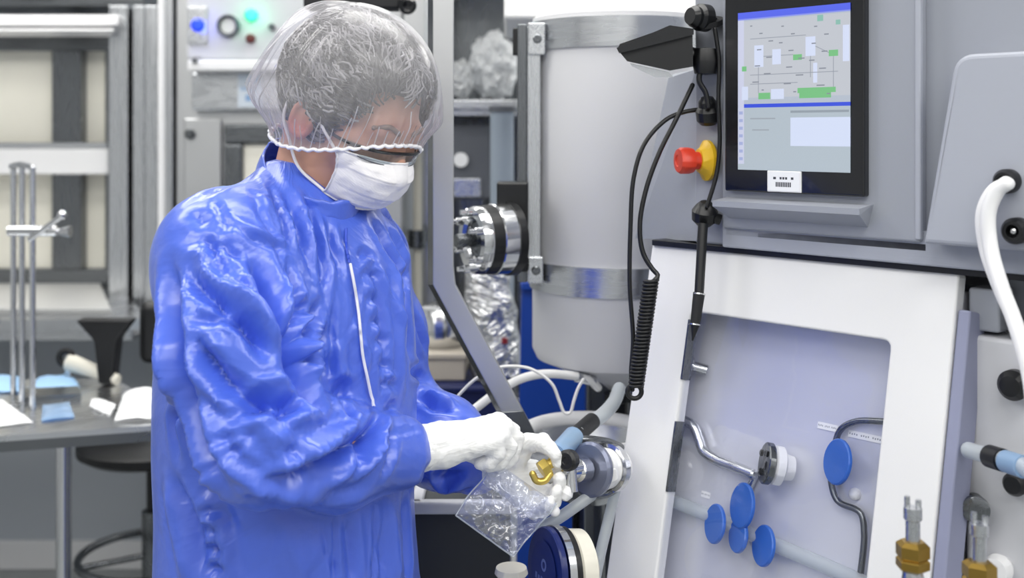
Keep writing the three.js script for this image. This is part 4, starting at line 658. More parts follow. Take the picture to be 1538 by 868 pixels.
// smaller creases strewn over the cloth: along the sleeves, down the trunk
const TRACED = FOLDS.length;
for (let i = 0; i < 45; i++) {
  const zone = i % 5; let x, y, a;
  if (zone === 0) { x = 280 + 190 * rnd(); y = 400 + 200 * rnd(); a = 1.0 + 0.7 * (rnd() - 0.5); }
  else if (zone === 1) { x = 350 + 230 * rnd(); y = 620 + 120 * rnd(); a = -0.55 + 1.1 * (rnd() - 0.5); }
  else if (zone === 2) { x = 440 + 170 * rnd(); y = 330 + 280 * rnd(); a = 1.45 + 0.6 * (rnd() - 0.5); }
  else if (zone === 3) { x = 260 + 350 * rnd(); y = 780 + 90 * rnd(); a = 1.5 + 0.5 * (rnd() - 0.5); }
  else { x = 240 + 190 * rnd(); y = 280 + 130 * rnd(); a = 0.9 + 1.2 * (rnd() - 0.5); }
  const L = 26 + 34 * rnd(), b = (rnd() - 0.5) * 16, c = Math.cos(a), s = Math.sin(a);
  FOLDS.push([(rnd() < 0.65 ? -1 : 0.9) * (0.0025 + 0.003 * rnd()), 0.005 + 0.004 * rnd(), [[x - c * L, y - s * L], [x - s * b, y + c * b], [x + c * L, y + s * L]]]);
}
const folds = FOLDS.map(([amp0, w, pts], fi) => { const amp = fi < TRACED ? amp0 * (amp0 < 0 ? 1.4 : 1.05) : amp0; const p = pts.map(([x, y]) => march(gownSdf, x, y)).filter(Boolean); if (p.length < 2) return null; const b = new THREE.Box3().setFromPoints(p).expandByScalar(w * 3.2); let len = [0]; for (let i = 1; i < p.length; i++) len.push(len[i - 1] + p[i].distanceTo(p[i - 1])); return { amp, w, p, b, len }; }).filter(Boolean);
function foldAt(x, y, z) {
  let s = 0;
  for (const f of folds) {
    const b = f.b; if (x < b.min.x || x > b.max.x || y < b.min.y || y > b.max.y || z < b.min.z || z > b.max.z) continue;
    let best = 1e9, tt = 0; const L = f.len[f.len.length - 1];
    for (let i = 0; i < f.p.length - 1; i++) { const a = f.p[i], c = f.p[i + 1], dx = c.x - a.x, dy = c.y - a.y, dz = c.z - a.z, l2 = dx * dx + dy * dy + dz * dz; let t = ((x - a.x) * dx + (y - a.y) * dy + (z - a.z) * dz) / l2; t = t < 0 ? 0 : t > 1 ? 1 : t; const ex = x - a.x - dx * t, ey = y - a.y - dy * t, ez = z - a.z - dz * t, d = ex * ex + ey * ey + ez * ez; if (d < best) { best = d; tt = (f.len[i] + t * Math.sqrt(l2)) / L; } }
    const u = best / (f.w * f.w); if (u > 9) continue;
    const taper = Math.min(1, Math.min(tt, 1 - tt) * 4 + 0.15), q = Math.sqrt(u);
    s += f.amp * taper * ((f.amp < 0 ? 1.25 * Math.exp(-q * 1.5) : Math.exp(-u * 1.2)) - 0.34 * Math.exp(-(q - 1.6) * (q - 1.6) * 2.4));
  }
  return s;
}
const ridged = (x, y, z) => 1 - 2 * Math.abs(nz(x, y, z));
const person = thing('person', 'man in blue coverall, hair net, mask and white gloves bending over the fittings', 'person');
{
  const geo = surfaceNets(gownSdf, V(-0.56, 0.09, -1.80), V(0.03, 1.56, -1.13), 0.005);
  const p = geo.attributes.position, uv = new Float32Array(p.count * 2);
  for (let i = 0; i < p.count; i++) {
    const x = p.getX(i), y = p.getY(i), z = p.getZ(i), n = grad(gownSdf, x, y, z);
    const a = Math.atan2((x + 0.3) * rgt.x + (z + 1.475) * rgt.z, (x + 0.3) * fwd.x + (z + 1.475) * fwd.z);
    let d = foldAt(x, y, z);
    d += 0.0022 * ridged(x * 10 + y * 3, y * 4, z * 10) + 0.0024 * nz(x * 7, y * 4, z * 7);
    p.setXYZ(i, x + n.x * d, y + n.y * d, z + n.z * d);
    uv[i * 2] = a * 0.17 * 3; uv[i * 2 + 1] = y * 3;
  }
  geo.setAttribute('uv', new THREE.BufferAttribute(uv, 2)); geo.computeVertexNormals();
  const gown = part(person, 'coverall', geo, M.gown, 'shiny blue creased coverall');
  // zip strip on the front
  const full = (x, y, z) => gownSdf(x, y, z) - foldAt(x, y, z);
  const strip = (list, w, m, nm, lb, lift) => { const pts = []; const c = new THREE.CatmullRomCurve3(list.map(([x, y]) => V(x, y, 0))); for (let i = 0; i <= 60; i++) { const q = c.getPoint(i / 60), h = march(full, q.x, q.y); if (h) pts.push(h); } const pos = [], idx = []; pts.forEach((q, i) => { const n = grad(gownSdf, q.x, q.y, q.z), t = pts[Math.min(i + 1, pts.length - 1)].clone().sub(pts[Math.max(i - 1, 0)]).normalize(), s = t.clone().cross(n).normalize(); for (const k of [-1, -0.5, 0.5, 1]) { const r = q.clone().addScaledVector(s, k * w).addScaledVector(n, lift + (Math.abs(k) < 1 ? 0.0022 : 0)); pos.push(r.x, r.y, r.z); } }); for (let i = 0; i < pts.length - 1; i++) for (let k = 0; k < 3; k++) { const a = i * 4 + k; idx.push(a, a + 4, a + 1, a + 1, a + 4, a + 5); } const g = new THREE.BufferGeometry(); g.setAttribute('position', new THREE.Float32BufferAttribute(pos, 3)); g.setIndex(idx); g.computeVertexNormals(); return part(gown, nm, g, m, lb); };
  strip([[523, 398], [529, 430], [535, 470], [538, 500], [541, 532], [549, 572], [558, 616]], 0.0019, M.zipper, 'zipper', 'white zip line', 0.0045);
  strip([[517, 345], [518, 372], [522, 396]], 0.002, M.gownEdge, 'zip_flap', 'blue zip flap', 0.004);
}
// ---- head
const BH = 37 * Math.PI / 180, PH = 27 * Math.PI / 180, HC = P(527, 176, 1.48);
const headM = new THREE.Matrix4();
{
  const F0 = V(Math.cos(BH), 0, Math.sin(BH)), F = F0.clone().multiplyScalar(Math.cos(PH)).add(V(0, -Math.sin(PH), 0)), U = V(0, 1, 0).multiplyScalar(Math.cos(PH)).addScaledVector(F0, Math.sin(PH)), L = U.clone().cross(F);
  const roll = -0.05, L2 = L.clone().multiplyScalar(Math.cos(roll)).addScaledVector(U, Math.sin(roll)), U2 = F.clone().cross(L2);
  headM.makeBasis(L2, U2, F).setPosition(HC);
}
const headInv = headM.clone().invert(), hl = (x, y, z) => V(x, y, z).applyMatrix4(headM);
const cranium = ell(0, 0.042, -0.012, 0.076, 0.083, 0.098);
const HS = [ell(0, -0.020, 0.042, 0.060, 0.072, 0.056), ell(0, -0.060, 0.040, 0.047, 0.032, 0.046), cap(V(0, 0.014, 0.088), V(0, -0.034, 0.110), 0.010, 0.014), ell(0.043, -0.02, 0.058, 0.024, 0.024, 0.024), ell(-0.043, -0.02, 0.058, 0.024, 0.024, 0.024), cap(V(-0.034, 0.020, 0.084), V(0.034, 0.020, 0.084), 0.012, 0.012)];
const eyes = [ell(0.031, 0.001, 0.082, 0.0135, 0.0115, 0.0125), ell(-0.031, 0.001, 0.082, 0.0135, 0.0115, 0.0125)];
const nb = V(-0.275, 1.44, -1.497).applyMatrix4(headInv), neckS = cap(V(0, -0.035, -0.035), nb, 0.055, 0.062);
function ear(x, y, z, s) {
  const K = 0.80, ex = (x * s - 0.079) / K, ey = (y + 0.008) / K, ez = (z + 0.002) / K, c = ex - 0.004 + ez * 0.35;   // flares out towards the back
  const r = Math.hypot(ey / 1.55, ez), rim = Math.hypot(r - 0.0185, c * 0.9) - 0.0042, plate = Math.max(r - 0.018, Math.abs(c + 0.007) - 0.0028), lobe = Math.hypot(ex - 0.001, (ey + 0.027), ez - 0.006) - 0.0075, trag = Math.hypot(ex, ey + 0.004, ez - 0.015) - 0.006;
  return smin(smin(smin(rim, plate, 0.003), lobe, 0.004), trag, 0.003) * K;
}
function headLocal(x, y, z) {
  let d = cranium(x, y, z); d = smin(d, HS[0](x, y, z), 0.03); d = smin(d, HS[1](x, y, z), 0.025); d = smin(d, HS[3](x, y, z), 0.02); d = smin(d, HS[4](x, y, z), 0.02); d = smin(d, HS[5](x, y, z), 0.016); d = smin(d, HS[2](x, y, z), 0.012);
  d = smin(d, eyes[0](x, y, z), 0.006); d = smin(d, eyes[1](x, y, z), 0.006);
  d = smin(d, neckS(x, y, z), 0.03);
  if (Math.abs(x) > 0.06) d = smin(d, ear(x, y, z, Math.sign(x)), 0.007);
  return d;
}
const tintSkin = (g, f) => { const p = g.attributes.position, c = new Float32Array(p.count * 3); for (let i = 0; i < p.count; i++) c.set(f(p.getX(i), p.getY(i), p.getZ(i)), i * 3); g.setAttribute('color', new THREE.BufferAttribute(c, 3)); };
{
  const hg = surfaceNets(headLocal, V(-0.105, -0.24, -0.2), V(0.105, 0.15, 0.14), 0.003);
  tintSkin(hg, (x, y, z) => { const k = 0.92 + 0.16 * nz(x * 40, y * 40, z * 40), e = Math.abs(x) > 0.073 && y < 0.04 ? 1 : 0; return [(0.60 + 0.04 * e) * k, (0.33 - 0.06 * e) * k, (0.235 - 0.045 * e) * k]; });
  hg.applyMatrix4(headM);
  const core = (x, y, z) => { const G = J; let d = torso(x, y, z, -0.03); d = Math.max(d, 0.8 - y); return smin(d, Math.min(coreArms[0](x, y, z), coreArms[1](x, y, z), coreArms[2](x, y, z), coreArms[3](x, y, z)), 0.03); };
  const coreArms = [cap(J.rs, J.re, 0.036, 0.026), cap(J.re, J.rw, 0.026, 0.021), cap(J.ls, J.le, 0.036, 0.026), cap(J.le, J.lw, 0.026, 0.021)];
  const bg = surfaceNets(core, V(-0.5, 0.78, -1.76), V(0.02, 1.56, -1.18), 0.012); tintSkin(bg, () => [0.6, 0.33, 0.235]);
  const body = mergeGeometries([hg, bg]); body.computeVertexNormals();
  const bm = part(person, 'body', body, mat(0xffffff, 0.5, { vertexColors: true }), 'tanned skin of face, ear and neck');
  // eyebrows
  for (const s of [-1, 1]) part(bm, 'eyebrow', tube([hl(s * 0.014, 0.024, 0.0985), hl(s * 0.03, 0.031, 0.096), hl(s * 0.046, 0.024, 0.084)], 0.0035, 16, 6), mat(0x8d7a6c, 0.8));
}
// ---- hair
{
  const hairLocal = (x, y, z) => {
    let d = cranium(x, y, z) - 0.013 - 0.004 * nz(x * 45, y * 45, z * 45) - 0.003 * nz(x * 90, y * 90, z * 90);
    const recede = 0.012 * Math.cos(Math.min(1, Math.abs(Math.abs(x) - 0.045) / 0.03) * Math.PI / 2);
    d = Math.max(d, z * 0.857 - y * 0.516 - 0.034 + recede + 0.005 * nz(x * 70, y * 70, 3));
    d = Math.max(d, -0.062 - y + 0.35 * (z + 0.02) * (z > -0.02 ? 1 : 0) + (z > 0.0 ? 0.02 : 0));
    d = Math.max(d, 0.026 - Math.hypot(Math.max(0, Math.abs(Math.abs(x) - 0.085) - 0.02), y + 0.006, z + 0.008));
    return d;
  };
  const g = surfaceNets(hairLocal, V(-0.11, -0.09, -0.14), V(0.11, 0.17, 0.12), 0.003);
  const shade = (x, y, z) => { const k = 0.035 + 0.10 * Math.max(0, nz(x * 55, y * 55, z * 55) + 0.2); return [k, k * 0.99, k * 1.0]; };
  tintSkin(g, shade);
  const p = g.attributes.position, list = [g], cnt = p.count;
  const curl = [];
  for (let i = 0; i < 4200; i++) {
    const k = Math.floor(rnd() * cnt), q = V(p.getX(k), p.getY(k), p.getZ(k)), n = grad(cranium, q.x, q.y, q.z);
    if (Math.abs(hairLocal(q.x, q.y, q.z)) > 0.004 || cranium(q.x, q.y, q.z) < 0.006) continue;
    const flow = V(nz(q.x * 14, q.y * 14, q.z * 14) * 1.6, -0.35 + nz(q.z * 14, 5, q.x * 14), 0.7 + nz(q.y * 14, q.x * 14, 9) * 1.2), t = flow.addScaledVector(n, -flow.dot(n)).normalize(), s = t.clone().cross(n), len = 0.020 + rnd() * 0.022, bend = (rnd() - 0.5) * 0.03, pts = [];
    for (let j = 0; j <= 4; j++) { const u = j / 4; const w = q.clone().addScaledVector(t, (u - 0.5) * len).addScaledVector(s, bend * (4 * u * (1 - u)) + 0.002 * Math.sin(u * 9 + i)).addScaledVector(n, 0.0008 + 0.0055 * Math.sin(Math.PI * u)); const c = cranium(w.x, w.y, w.z); if (c > 0.022) w.addScaledVector(n, 0.022 - c); pts.push(w); }
    const tg = new THREE.TubeGeometry(new THREE.CatmullRomCurve3(pts), 6, 0.0008 + rnd() * 0.0010, 4); tg.deleteAttribute('uv'); tg.deleteAttribute('normal');
    const patch = nz(q.x * 38, q.y * 38, q.z * 38), lum = patch + 0.35 * (rnd() - 0.5) < 0.02 ? 0.025 + 0.07 * rnd() : 0.15 + 0.30 * rnd(), c = new Float32Array(tg.attributes.position.count * 3); for (let j = 0; j < c.length; j += 3) { c[j] = lum; c[j + 1] = lum * 0.99; c[j + 2] = lum * 0.99; } tg.setAttribute('color', new THREE.BufferAttribute(c, 3)); list.push(tg);
  }
  const m = mergeGeometries(list); m.computeVertexNormals(); m.applyMatrix4(headM);
  part(person, 'hair', m, M.hair, 'wavy grey hair');
}
// ---- hair net
{
  const rim = (t) => V(0.090 * Math.sin(t), -0.047 + 0.037 * Math.cos(t) + 0.023 * Math.cos(t) ** 2, 0.006 + 0.103 * Math.cos(t) - (Math.cos(t) < 0 ? 0.0 : 0));
  const bulge = t => { const b = (1 - Math.cos(t)) / 2, side = Math.sin(t) ** 2; return 1.04 + 0.12 * side + 0.62 * b * b; };
  const N = 260, R = 60, pos = [], idx = [];
  const pole = V(0, 0.140, -0.018);
  const pt = (i, j) => {
    const t = i / N * Math.PI * 2, u = j / R, a = u * Math.PI / 2, r0 = rim(t), B = bulge(t), near = Math.min(1, u * 4.5), open = near * near * (3 - 2 * near);
    const s = (1 + (B - 1) * open) * Math.pow(Math.cos(a), 0.72 - 0.12 * (1 - Math.cos(t)) / 2), v = Math.pow(Math.sin(a), 0.96);
    const c = V(0, r0.y, -0.008), p = c.clone().add(V(r0.x * s, 0, (r0.z + 0.008) * s)); p.y = r0.y + (pole.y - r0.y) * v - 0.020 * (1 - Math.cos(t)) / 2 * Math.sin(Math.PI * Math.min(1, u * 2.2)) ; p.z += (pole.z - c.z) * v;
    const pl = 0.0042 * (0.2 + Math.pow(1 - u, 3)) * Math.sin(t * 38 + 3 * nz(t * 4, 1, 2)) * (0.4 + open) + 0.004 * ridged(Math.cos(t) * 3, Math.sin(t) * 3, u * 2.4) * open * Math.cos(a) + 0.007 * nz(Math.cos(t) * 2.2, Math.sin(t) * 2.2, u * 3) * open * Math.cos(a);
    const dir = V(r0.x, 0.03, r0.z).normalize(); p.addScaledVector(dir, pl);
    const hd = cranium(p.x, p.y, p.z); if (hd < 0.026 && u > 0.14) p.addScaledVector(grad(cranium, p.x, p.y, p.z), 0.026 - hd);
    return p;
  };
  for (let j = 0; j <= R; j++) for (let i = 0; i < N; i++) { const p = pt(i, j); pos.push(p.x, p.y, p.z); }
  for (let j = 0; j < R; j++) for (let i = 0; i < N; i++) { const a = j * N + i, b = j * N + (i + 1) % N; idx.push(a, b, a + N, b, b + N, a + N); }
  const g = new THREE.BufferGeometry(); g.setAttribute('position', new THREE.Float32BufferAttribute(pos, 3)); g.setIndex(idx); g.computeVertexNormals(); g.applyMatrix4(headM);
  const net = part(person, 'hair_net', g, M.film, 'thin translucent white hair net');
  const e = []; for (let i = 0; i < N; i += 2) { const p = pt(i, 0); const t = i / N * Math.PI * 2; e.push(p.add(V(0, 0.0012 * Math.sin(t * 44), 0)).applyMatrix4(headM)); }
  // gathers running up from the elastic
  const ga = []; for (let k = 0; k < 58; k++) { const i = Math.round((k + 0.7 * (rnd() - 0.5)) / 58 * N + N) % N, top = 6 + Math.floor(rnd() * 11), sl = (rnd() - 0.5) * 0.5, l = []; for (let j = 0; j <= top; j += 2) l.push(pt(i + sl * j, j).applyMatrix4(headM)); if (l.length > 2) ga.push(new THREE.TubeGeometry(new THREE.CatmullRomCurve3(l), 14, 0.0004 + 0.0006 * rnd(), 5)); }
  const gm = part(net, 'gathers', merge(ga), M.filmGather, 'fine white gathers'); gm.userData.kind = 'stuff';
  part(net, 'elastic', new THREE.TubeGeometry(new THREE.CatmullRomCurve3(e, true), 400, 0.0026, 6, true), M.filmEdge, 'gathered white elastic edge');
}
// ---- surgical mask with loops, and safety glasses
{
  const nu = 64, nv = 48, pos = [], uv = [], idx = [];
  const prof = [[-0.014, 0.108], [-0.026, 0.118], [-0.038, 0.123], [-0.054, 0.119], [-0.070, 0.111], [-0.083, 0.101], [-0.092, 0.088]];
  const at = (u, v) => {                    // u across, v from the bridge of the nose to the chin
    const k = v * (prof.length - 1), i = Math.min(prof.length - 2, Math.floor(k)), t = k - i, y = prof[i][0] + (prof[i + 1][0] - prof[i][0]) * t, z = prof[i][1] + (prof[i + 1][1] - prof[i][1]) * t;
    const a = u * 1.10, half = 0.074 - 0.006 * v, x = half * Math.sin(a) * (1 - 0.10 * v * v), pl = 0.0022 * ((v * 3.2) % 1);
    let q = V(x, y + 0.010 * u * u * (v - 0.35), z - (z - 0.028) * (1 - Math.cos(a)) * 1.12 + pl * Math.cos(a));
    q.z += 0.002 * nz(u * 3, v * 7, 2) + 0.0015 * ridged(u * 5, v * 3, 8);
    const d = headLocal(q.x, q.y, q.z); if (d < 0.003) q.addScaledVector(grad(headLocal, q.x, q.y, q.z), 0.003 - d);
    return q;
  };
  for (let j = 0; j <= nv; j++) for (let i = 0; i <= nu; i++) { const p = at(i / nu * 2 - 1, j / nv); pos.push(p.x, p.y, p.z); uv.push(i / nu * 0.8, j / nv * 0.6); }
  for (let j = 0; j < nv; j++) for (let i = 0; i < nu; i++) { const a = j * (nu + 1) + i; idx.push(a, a + nu + 1, a + 1, a + 1, a + nu + 1, a + nu + 2); }
  const g = new THREE.BufferGeometry(); g.setAttribute('position', new THREE.Float32BufferAttribute(pos, 3)); g.setAttribute('uv', new THREE.Float32BufferAttribute(uv, 2)); g.setIndex(idx); g.computeVertexNormals(); g.applyMatrix4(headM);
  const mk = part(person, 'face_mask', g, M.mask, 'white pleated surgical mask');
  const edge = (u0, v0, u1, v1) => { const l = []; for (let i = 0; i <= 20; i++) l.push(at(u0 + (u1 - u0) * i / 20, v0 + (v1 - v0) * i / 20).applyMatrix4(headM)); return new THREE.TubeGeometry(new THREE.CatmullRomCurve3(l), 40, 0.0016, 6); };
  part(mk, 'binding', merge([edge(-1, 0, 1, 0), edge(1, 0, 1, 1), edge(1, 1, -1, 1), edge(-1, 1, -1, 0)]), M.mask);
  for (const s of [-1, 1]) { const a = at(s, 0.06), b = at(s, 0.96); part(mk, 'ear_loop', tube([a, V(s * 0.079, -0.002, 0.03), V(s * 0.083, 0.02, -0.004), V(s * 0.086, 0.012, -0.03), V(s * 0.084, -0.02, -0.034), V(s * 0.081, -0.042, -0.014), V(s * 0.073, -0.07, 0.012), b].map(p => p.applyMatrix4(headM)), 0.0022, 60, 6), M.mask); }
  const gl = part(person, 'safety_glasses', tube([hl(-0.080, 0.0, -0.002), hl(-0.074, -0.005, 0.045), hl(-0.062, -0.004, 0.078), hl(-0.035, -0.002, 0.100), hl(0, 0.001, 0.109), hl(0.035, -0.002, 0.100), hl(0.062, -0.004, 0.078), hl(0.074, -0.005, 0.045), hl(0.080, 0.0, -0.002)], 0.0021, 90, 8), M.black, 'dark-rimmed clear safety glasses');
  const lp = [], li = [], n = 60; for (let j = 0; j <= 6; j++) for (let i = 0; i <= n; i++) { const t = i / n * 2 - 1, a = t * 1.1, v = j / 6, x = 0.074 * Math.sin(a), q = hl(x, 0.000 - 0.018 * v * (1 - 0.5 * t ** 6), 0.111 - 0.058 * (1 - Math.cos(a)) * 1.2 - 0.002 * v); lp.push(q.x, q.y, q.z); } for (let j = 0; j < 6; j++) for (let i = 0; i < n; i++) { const a = j * (n + 1) + i; li.push(a, a + n + 1, a + 1, a + 1, a + n + 1, a + n + 2); }
  const lg = new THREE.BufferGeometry(); lg.setAttribute('position', new THREE.Float32BufferAttribute(lp, 3)); lg.setIndex(li); lg.computeVertexNormals(); part(gl, 'lens', lg, M.lens, 'clear curved lens');
  const lr = []; for (let i = 0; i <= n; i++) { const k = (6 * (n + 1) + i) * 3; lr.push(V(lp[k], lp[k + 1], lp[k + 2])); } part(gl, 'lower_rim', tube(lr, 0.0009, 80, 6), M.greyDark);
}
// ---- collar
{
  const back = P(418, 204, 1.545), front = P(530, 306, 1.415), mid = back.clone().lerp(front, 0.5), ax = front.clone().sub(back).multiplyScalar(0.5), sd = V(-0.6, -0.05, 0.75).normalize();
  const up = ax.clone().cross(sd).normalize(); if (up.y < 0) up.negate();
  const N = 90, R = 12, pos = [], uv = [], idx = [], layer = [];
  for (const side of [0, 1]) for (let j = 0; j <= R; j++) for (let i = 0; i <= N; i++) {
    const t = i / N * Math.PI * 2, v = j / R, w = 0.92 + 0.05 * v + 0.02 * Math.sin(v * 3) - (side ? 0.035 : 0);
    const p = mid.clone().addScaledVector(ax, -Math.cos(t) * w * (1.0)).addScaledVector(sd, Math.sin(t) * 0.069 * w).addScaledVector(up, -0.052 * v + 0.004 * nz(Math.cos(t) * 2, Math.sin(t) * 2, v * 2) - 0.012 * Math.abs(Math.sin(t)) * (1 - v));
    p.addScaledVector(V(Math.cos(t) * 0, 0, 0), 0).add(V(0, 0.0022 * ridged(Math.cos(t) * 3, Math.sin(t) * 3, v * 4), 0.002 * nz(t * 3, v * 6, 4)));
    pos.push(p.x, p.y, p.z); uv.push(t * 0.25, v * 0.2);
  }
  const n1 = N + 1, off = (R + 1) * n1;
  for (let j = 0; j < R; j++) for (let i = 0; i < N; i++) { const a = j * n1 + i; idx.push(a, a + 1, a + n1, a + 1, a + n1 + 1, a + n1, off + a, off + a + n1, off + a + 1, off + a + 1, off + a + n1, off + a + n1 + 1); }
  for (let i = 0; i < N; i++) idx.push(i, off + i, i + 1, i + 1, off + i, off + i + 1);
  const g = new THREE.BufferGeometry(); g.setAttribute('position', new THREE.Float32BufferAttribute(pos, 3)); g.setAttribute('uv', new THREE.Float32BufferAttribute(uv, 2)); g.setIndex(idx); g.computeVertexNormals();
  part(person, 'collar', g, M.gown, 'standing blue collar');
}
// ---- gloved hands
function hand(name, wrist, cuff, rc, rw, fingers, thumb, lb) {
  const prim = [], palm = [];
  palm.push(cap(cuff, wrist, rc, rw));
  for (const [k] of fingers) palm.push(cap(wrist.clone().lerp(k, 0.12), k, rw * 0.72, 0.0125));
  for (const f of fingers) for (let i = 0; i < f.length - 1; i++) prim.push([cap(f[i], f[i + 1], 0.0106 - 0.0008 * i, 0.0100 - 0.0009 * i), i]);
  const th = thumb.slice(0, -1).map((a, i) => cap(a, thumb[i + 1], [0.017, 0.0125, 0.0108][i], [0.0128, 0.0110, 0.0085][i]));
  const sdf = (x, y, z) => {
    let d = palm[0](x, y, z); for (let i = 1; i < palm.length; i++) d = smin(d, palm[i](x, y, z), 0.016);
    let f = 1; for (const [p, i] of prim) f = Math.min(f, p(x, y, z));
    d = smin(d, f, 0.006);
    let t = th[0](x, y, z); for (let i = 1; i < th.length; i++) t = smin(t, th[i](x, y, z), 0.004);
    d = smin(d, t, 0.008);
    return d;
  };
  const [lo, hi] = bounds([wrist, cuff, ...fingers.flat(), ...thumb], 0.05), g = surfaceNets(sdf, lo, hi, 0.0027), p = g.attributes.position, uv = new Float32Array(p.count * 2);
  for (let i = 0; i < p.count; i++) { const x = p.getX(i), y = p.getY(i), z = p.getZ(i), n = grad(sdf, x, y, z, 0.002), d = 0.0013 * ridged(x * 55, y * 55, z * 55) + 0.0008 * nz(x * 120, y * 120, z * 120); p.setXYZ(i, x + n.x * d, y + n.y * d, z + n.z * d); uv[i * 2] = (x + z) * 6; uv[i * 2 + 1] = (y - z * 0.4) * 6; }
  g.setAttribute('uv', new THREE.BufferAttribute(uv, 2)); g.computeVertexNormals();
  const o = part(person, name, g, M.glove, lb);
  const dir = wrist.clone().sub(cuff).normalize(), q = cuff.clone().addScaledVector(dir, -0.004);
  part(o, 'cuff', along(lathe([[rc * 0.9, 0], [rc * 1.04, 0], [rc * 1.05, 0.004], [rc * 1.03, 0.006], [rc * 0.98, 0.03], [rc * 0.9, 0.03]], 40), q, q.clone().add(dir)), M.glove);
}
hand('glove', P(655, 670, 1.43), P(612, 676, 1.405), 0.030, 0.0275, [
  [P(748, 634, 1.500), P(770, 646, 1.512), P(768, 676, 1.505), P(752, 694, 1.495)],
  [P(756, 642, 1.476), P(776, 658, 1.486), P(768, 688, 1.482), P(750, 702, 1.478)],
  [P(750, 654, 1.452), P(766, 672, 1.460), P(752, 694, 1.460), P(736, 700, 1.462)],
  [P(736, 664, 1.436), P(748, 680, 1.440), P(736, 694, 1.444), P(722, 696, 1.450)]],
  [P(678, 662, 1.462), P(704, 676, 1.485), P(724, 690, 1.490), P(740, 708, 1.490)], 'white glove with fingers closed on the bag');
hand('glove', P(752, 702, 1.548), P(728, 698, 1.565), 0.030, 0.026, [
  [P(800, 704, 1.556), P(828, 716, 1.545), P(842, 704, 1.520), P(838, 694, 1.503)],
  [P(798, 722, 1.546), P(824, 740, 1.530), P(842, 732, 1.508), P(840, 718, 1.496)],
  [P(790, 738, 1.534), P(814, 758, 1.518), P(834, 752, 1.500), P(836, 738, 1.490)],
  [P(780, 748, 1.522), P(800, 768, 1.506), P(818, 766, 1.492), P(824, 754, 1.484)]],
  [P(770, 694, 1.535), P(792, 666, 1.522), P(816, 664, 1.508), P(834, 682, 1.498)], 'white glove gripping the brass fitting');
// ---- shoes
for (const s of [1, -1]) { const c = V(-0.298 + rgt.x * 0.1 * s, 0, -1.473 + rgt.z * 0.1 * s), t = c.clone().addScaledVector(fwd, 0.15).setY(0.035), h = c.clone().addScaledVector(fwd, -0.05).setY(0.045), m = c.clone().addScaledVector(fwd, 0.03).setY(0.07); const f = (x, y, z) => Math.max(smin(smin(cap(h, m, 0.045, 0.05)(x, y, z), cap(m, t, 0.05, 0.04)(x, y, z), 0.02), cap(m, c.clone().setY(0.14), 0.05, 0.05)(x, y, z), 0.03), 0.001 - y); const g = surfaceNets(f, c.clone().add(V(-0.25, -0.02, -0.25)), c.clone().add(V(0.25, 0.22, 0.25)), 0.01); g.computeVertexNormals(); part(person, 'overshoe', g, M.gownEdge); }
settle(person);

// ================================================================ fittings between the hands and the machine
{
  const g = thing('waste_bin', 'dark grey bin with a pale rim under the hands', 'bin');
  const x0 = P(622, 0, 1.72).x, x1 = -0.002, Y = 0.968;
  part(g, 'body', hull([[x0, Y, -1.72], [x1, Y, -1.72], [x0, Y, -2.0], [x1, Y, -2.0], [x0 + 0.02, 0, -1.74], [x1 - 0.02, 0, -1.74], [x0 + 0.02, 0, -1.98], [x1 - 0.02, 0, -1.98]].map(a => V(...a))), mat(0x2c2f33, 0.55));
  part(g, 'rim', merge([boxAt(x0 - 0.006, x1 + 0.006, Y - 0.012, Y + 0.008, -1.728, -1.708, 0.005), boxAt(x0 - 0.006, x0 + 0.014, Y - 0.012, Y + 0.008, -2.0, -1.71, 0.005), boxAt(x1 - 0.014, x1 + 0.006, Y - 0.012, Y + 0.008, -2.0, -1.71, 0.005), boxAt(x0 - 0.006, x1 + 0.006, Y - 0.012, Y + 0.008, -2.01, -1.99, 0.005)]), M.panelPale, 'pale grey rim');
  settle(g);
  const b = thing('wash_basin', 'round steel basin with a thick white rim beside the door', 'basin');
  const c = P(884, 0, 1.86), ry = P(0, 652, 1.86).y;
  part(b, 'bowl', lathe([[0, ry - 0.1], [0.05, ry - 0.098], [0.09, ry - 0.06], [0.104, ry], [0.108, ry], [0.094, ry - 0.064], [0.052, ry - 0.104], [0, ry - 0.106]], 64).translate(c.x, 0, c.z), M.steel);
  part(b, 'rim', new THREE.TorusGeometry(0.108, 0.012, 14, 72).rotateX(Math.PI / 2).translate(c.x, ry, c.z), M.white, 'thick white rim');
  part(b, 'pedestal', lathe([[0, 0], [0.09, 0], [0.09, 0.012], [0.03, 0.03], [0.028, ry - 0.1], [0, ry - 0.1]], 32).translate(c.x, 0, c.z), M.steelDark); settle(b);
}
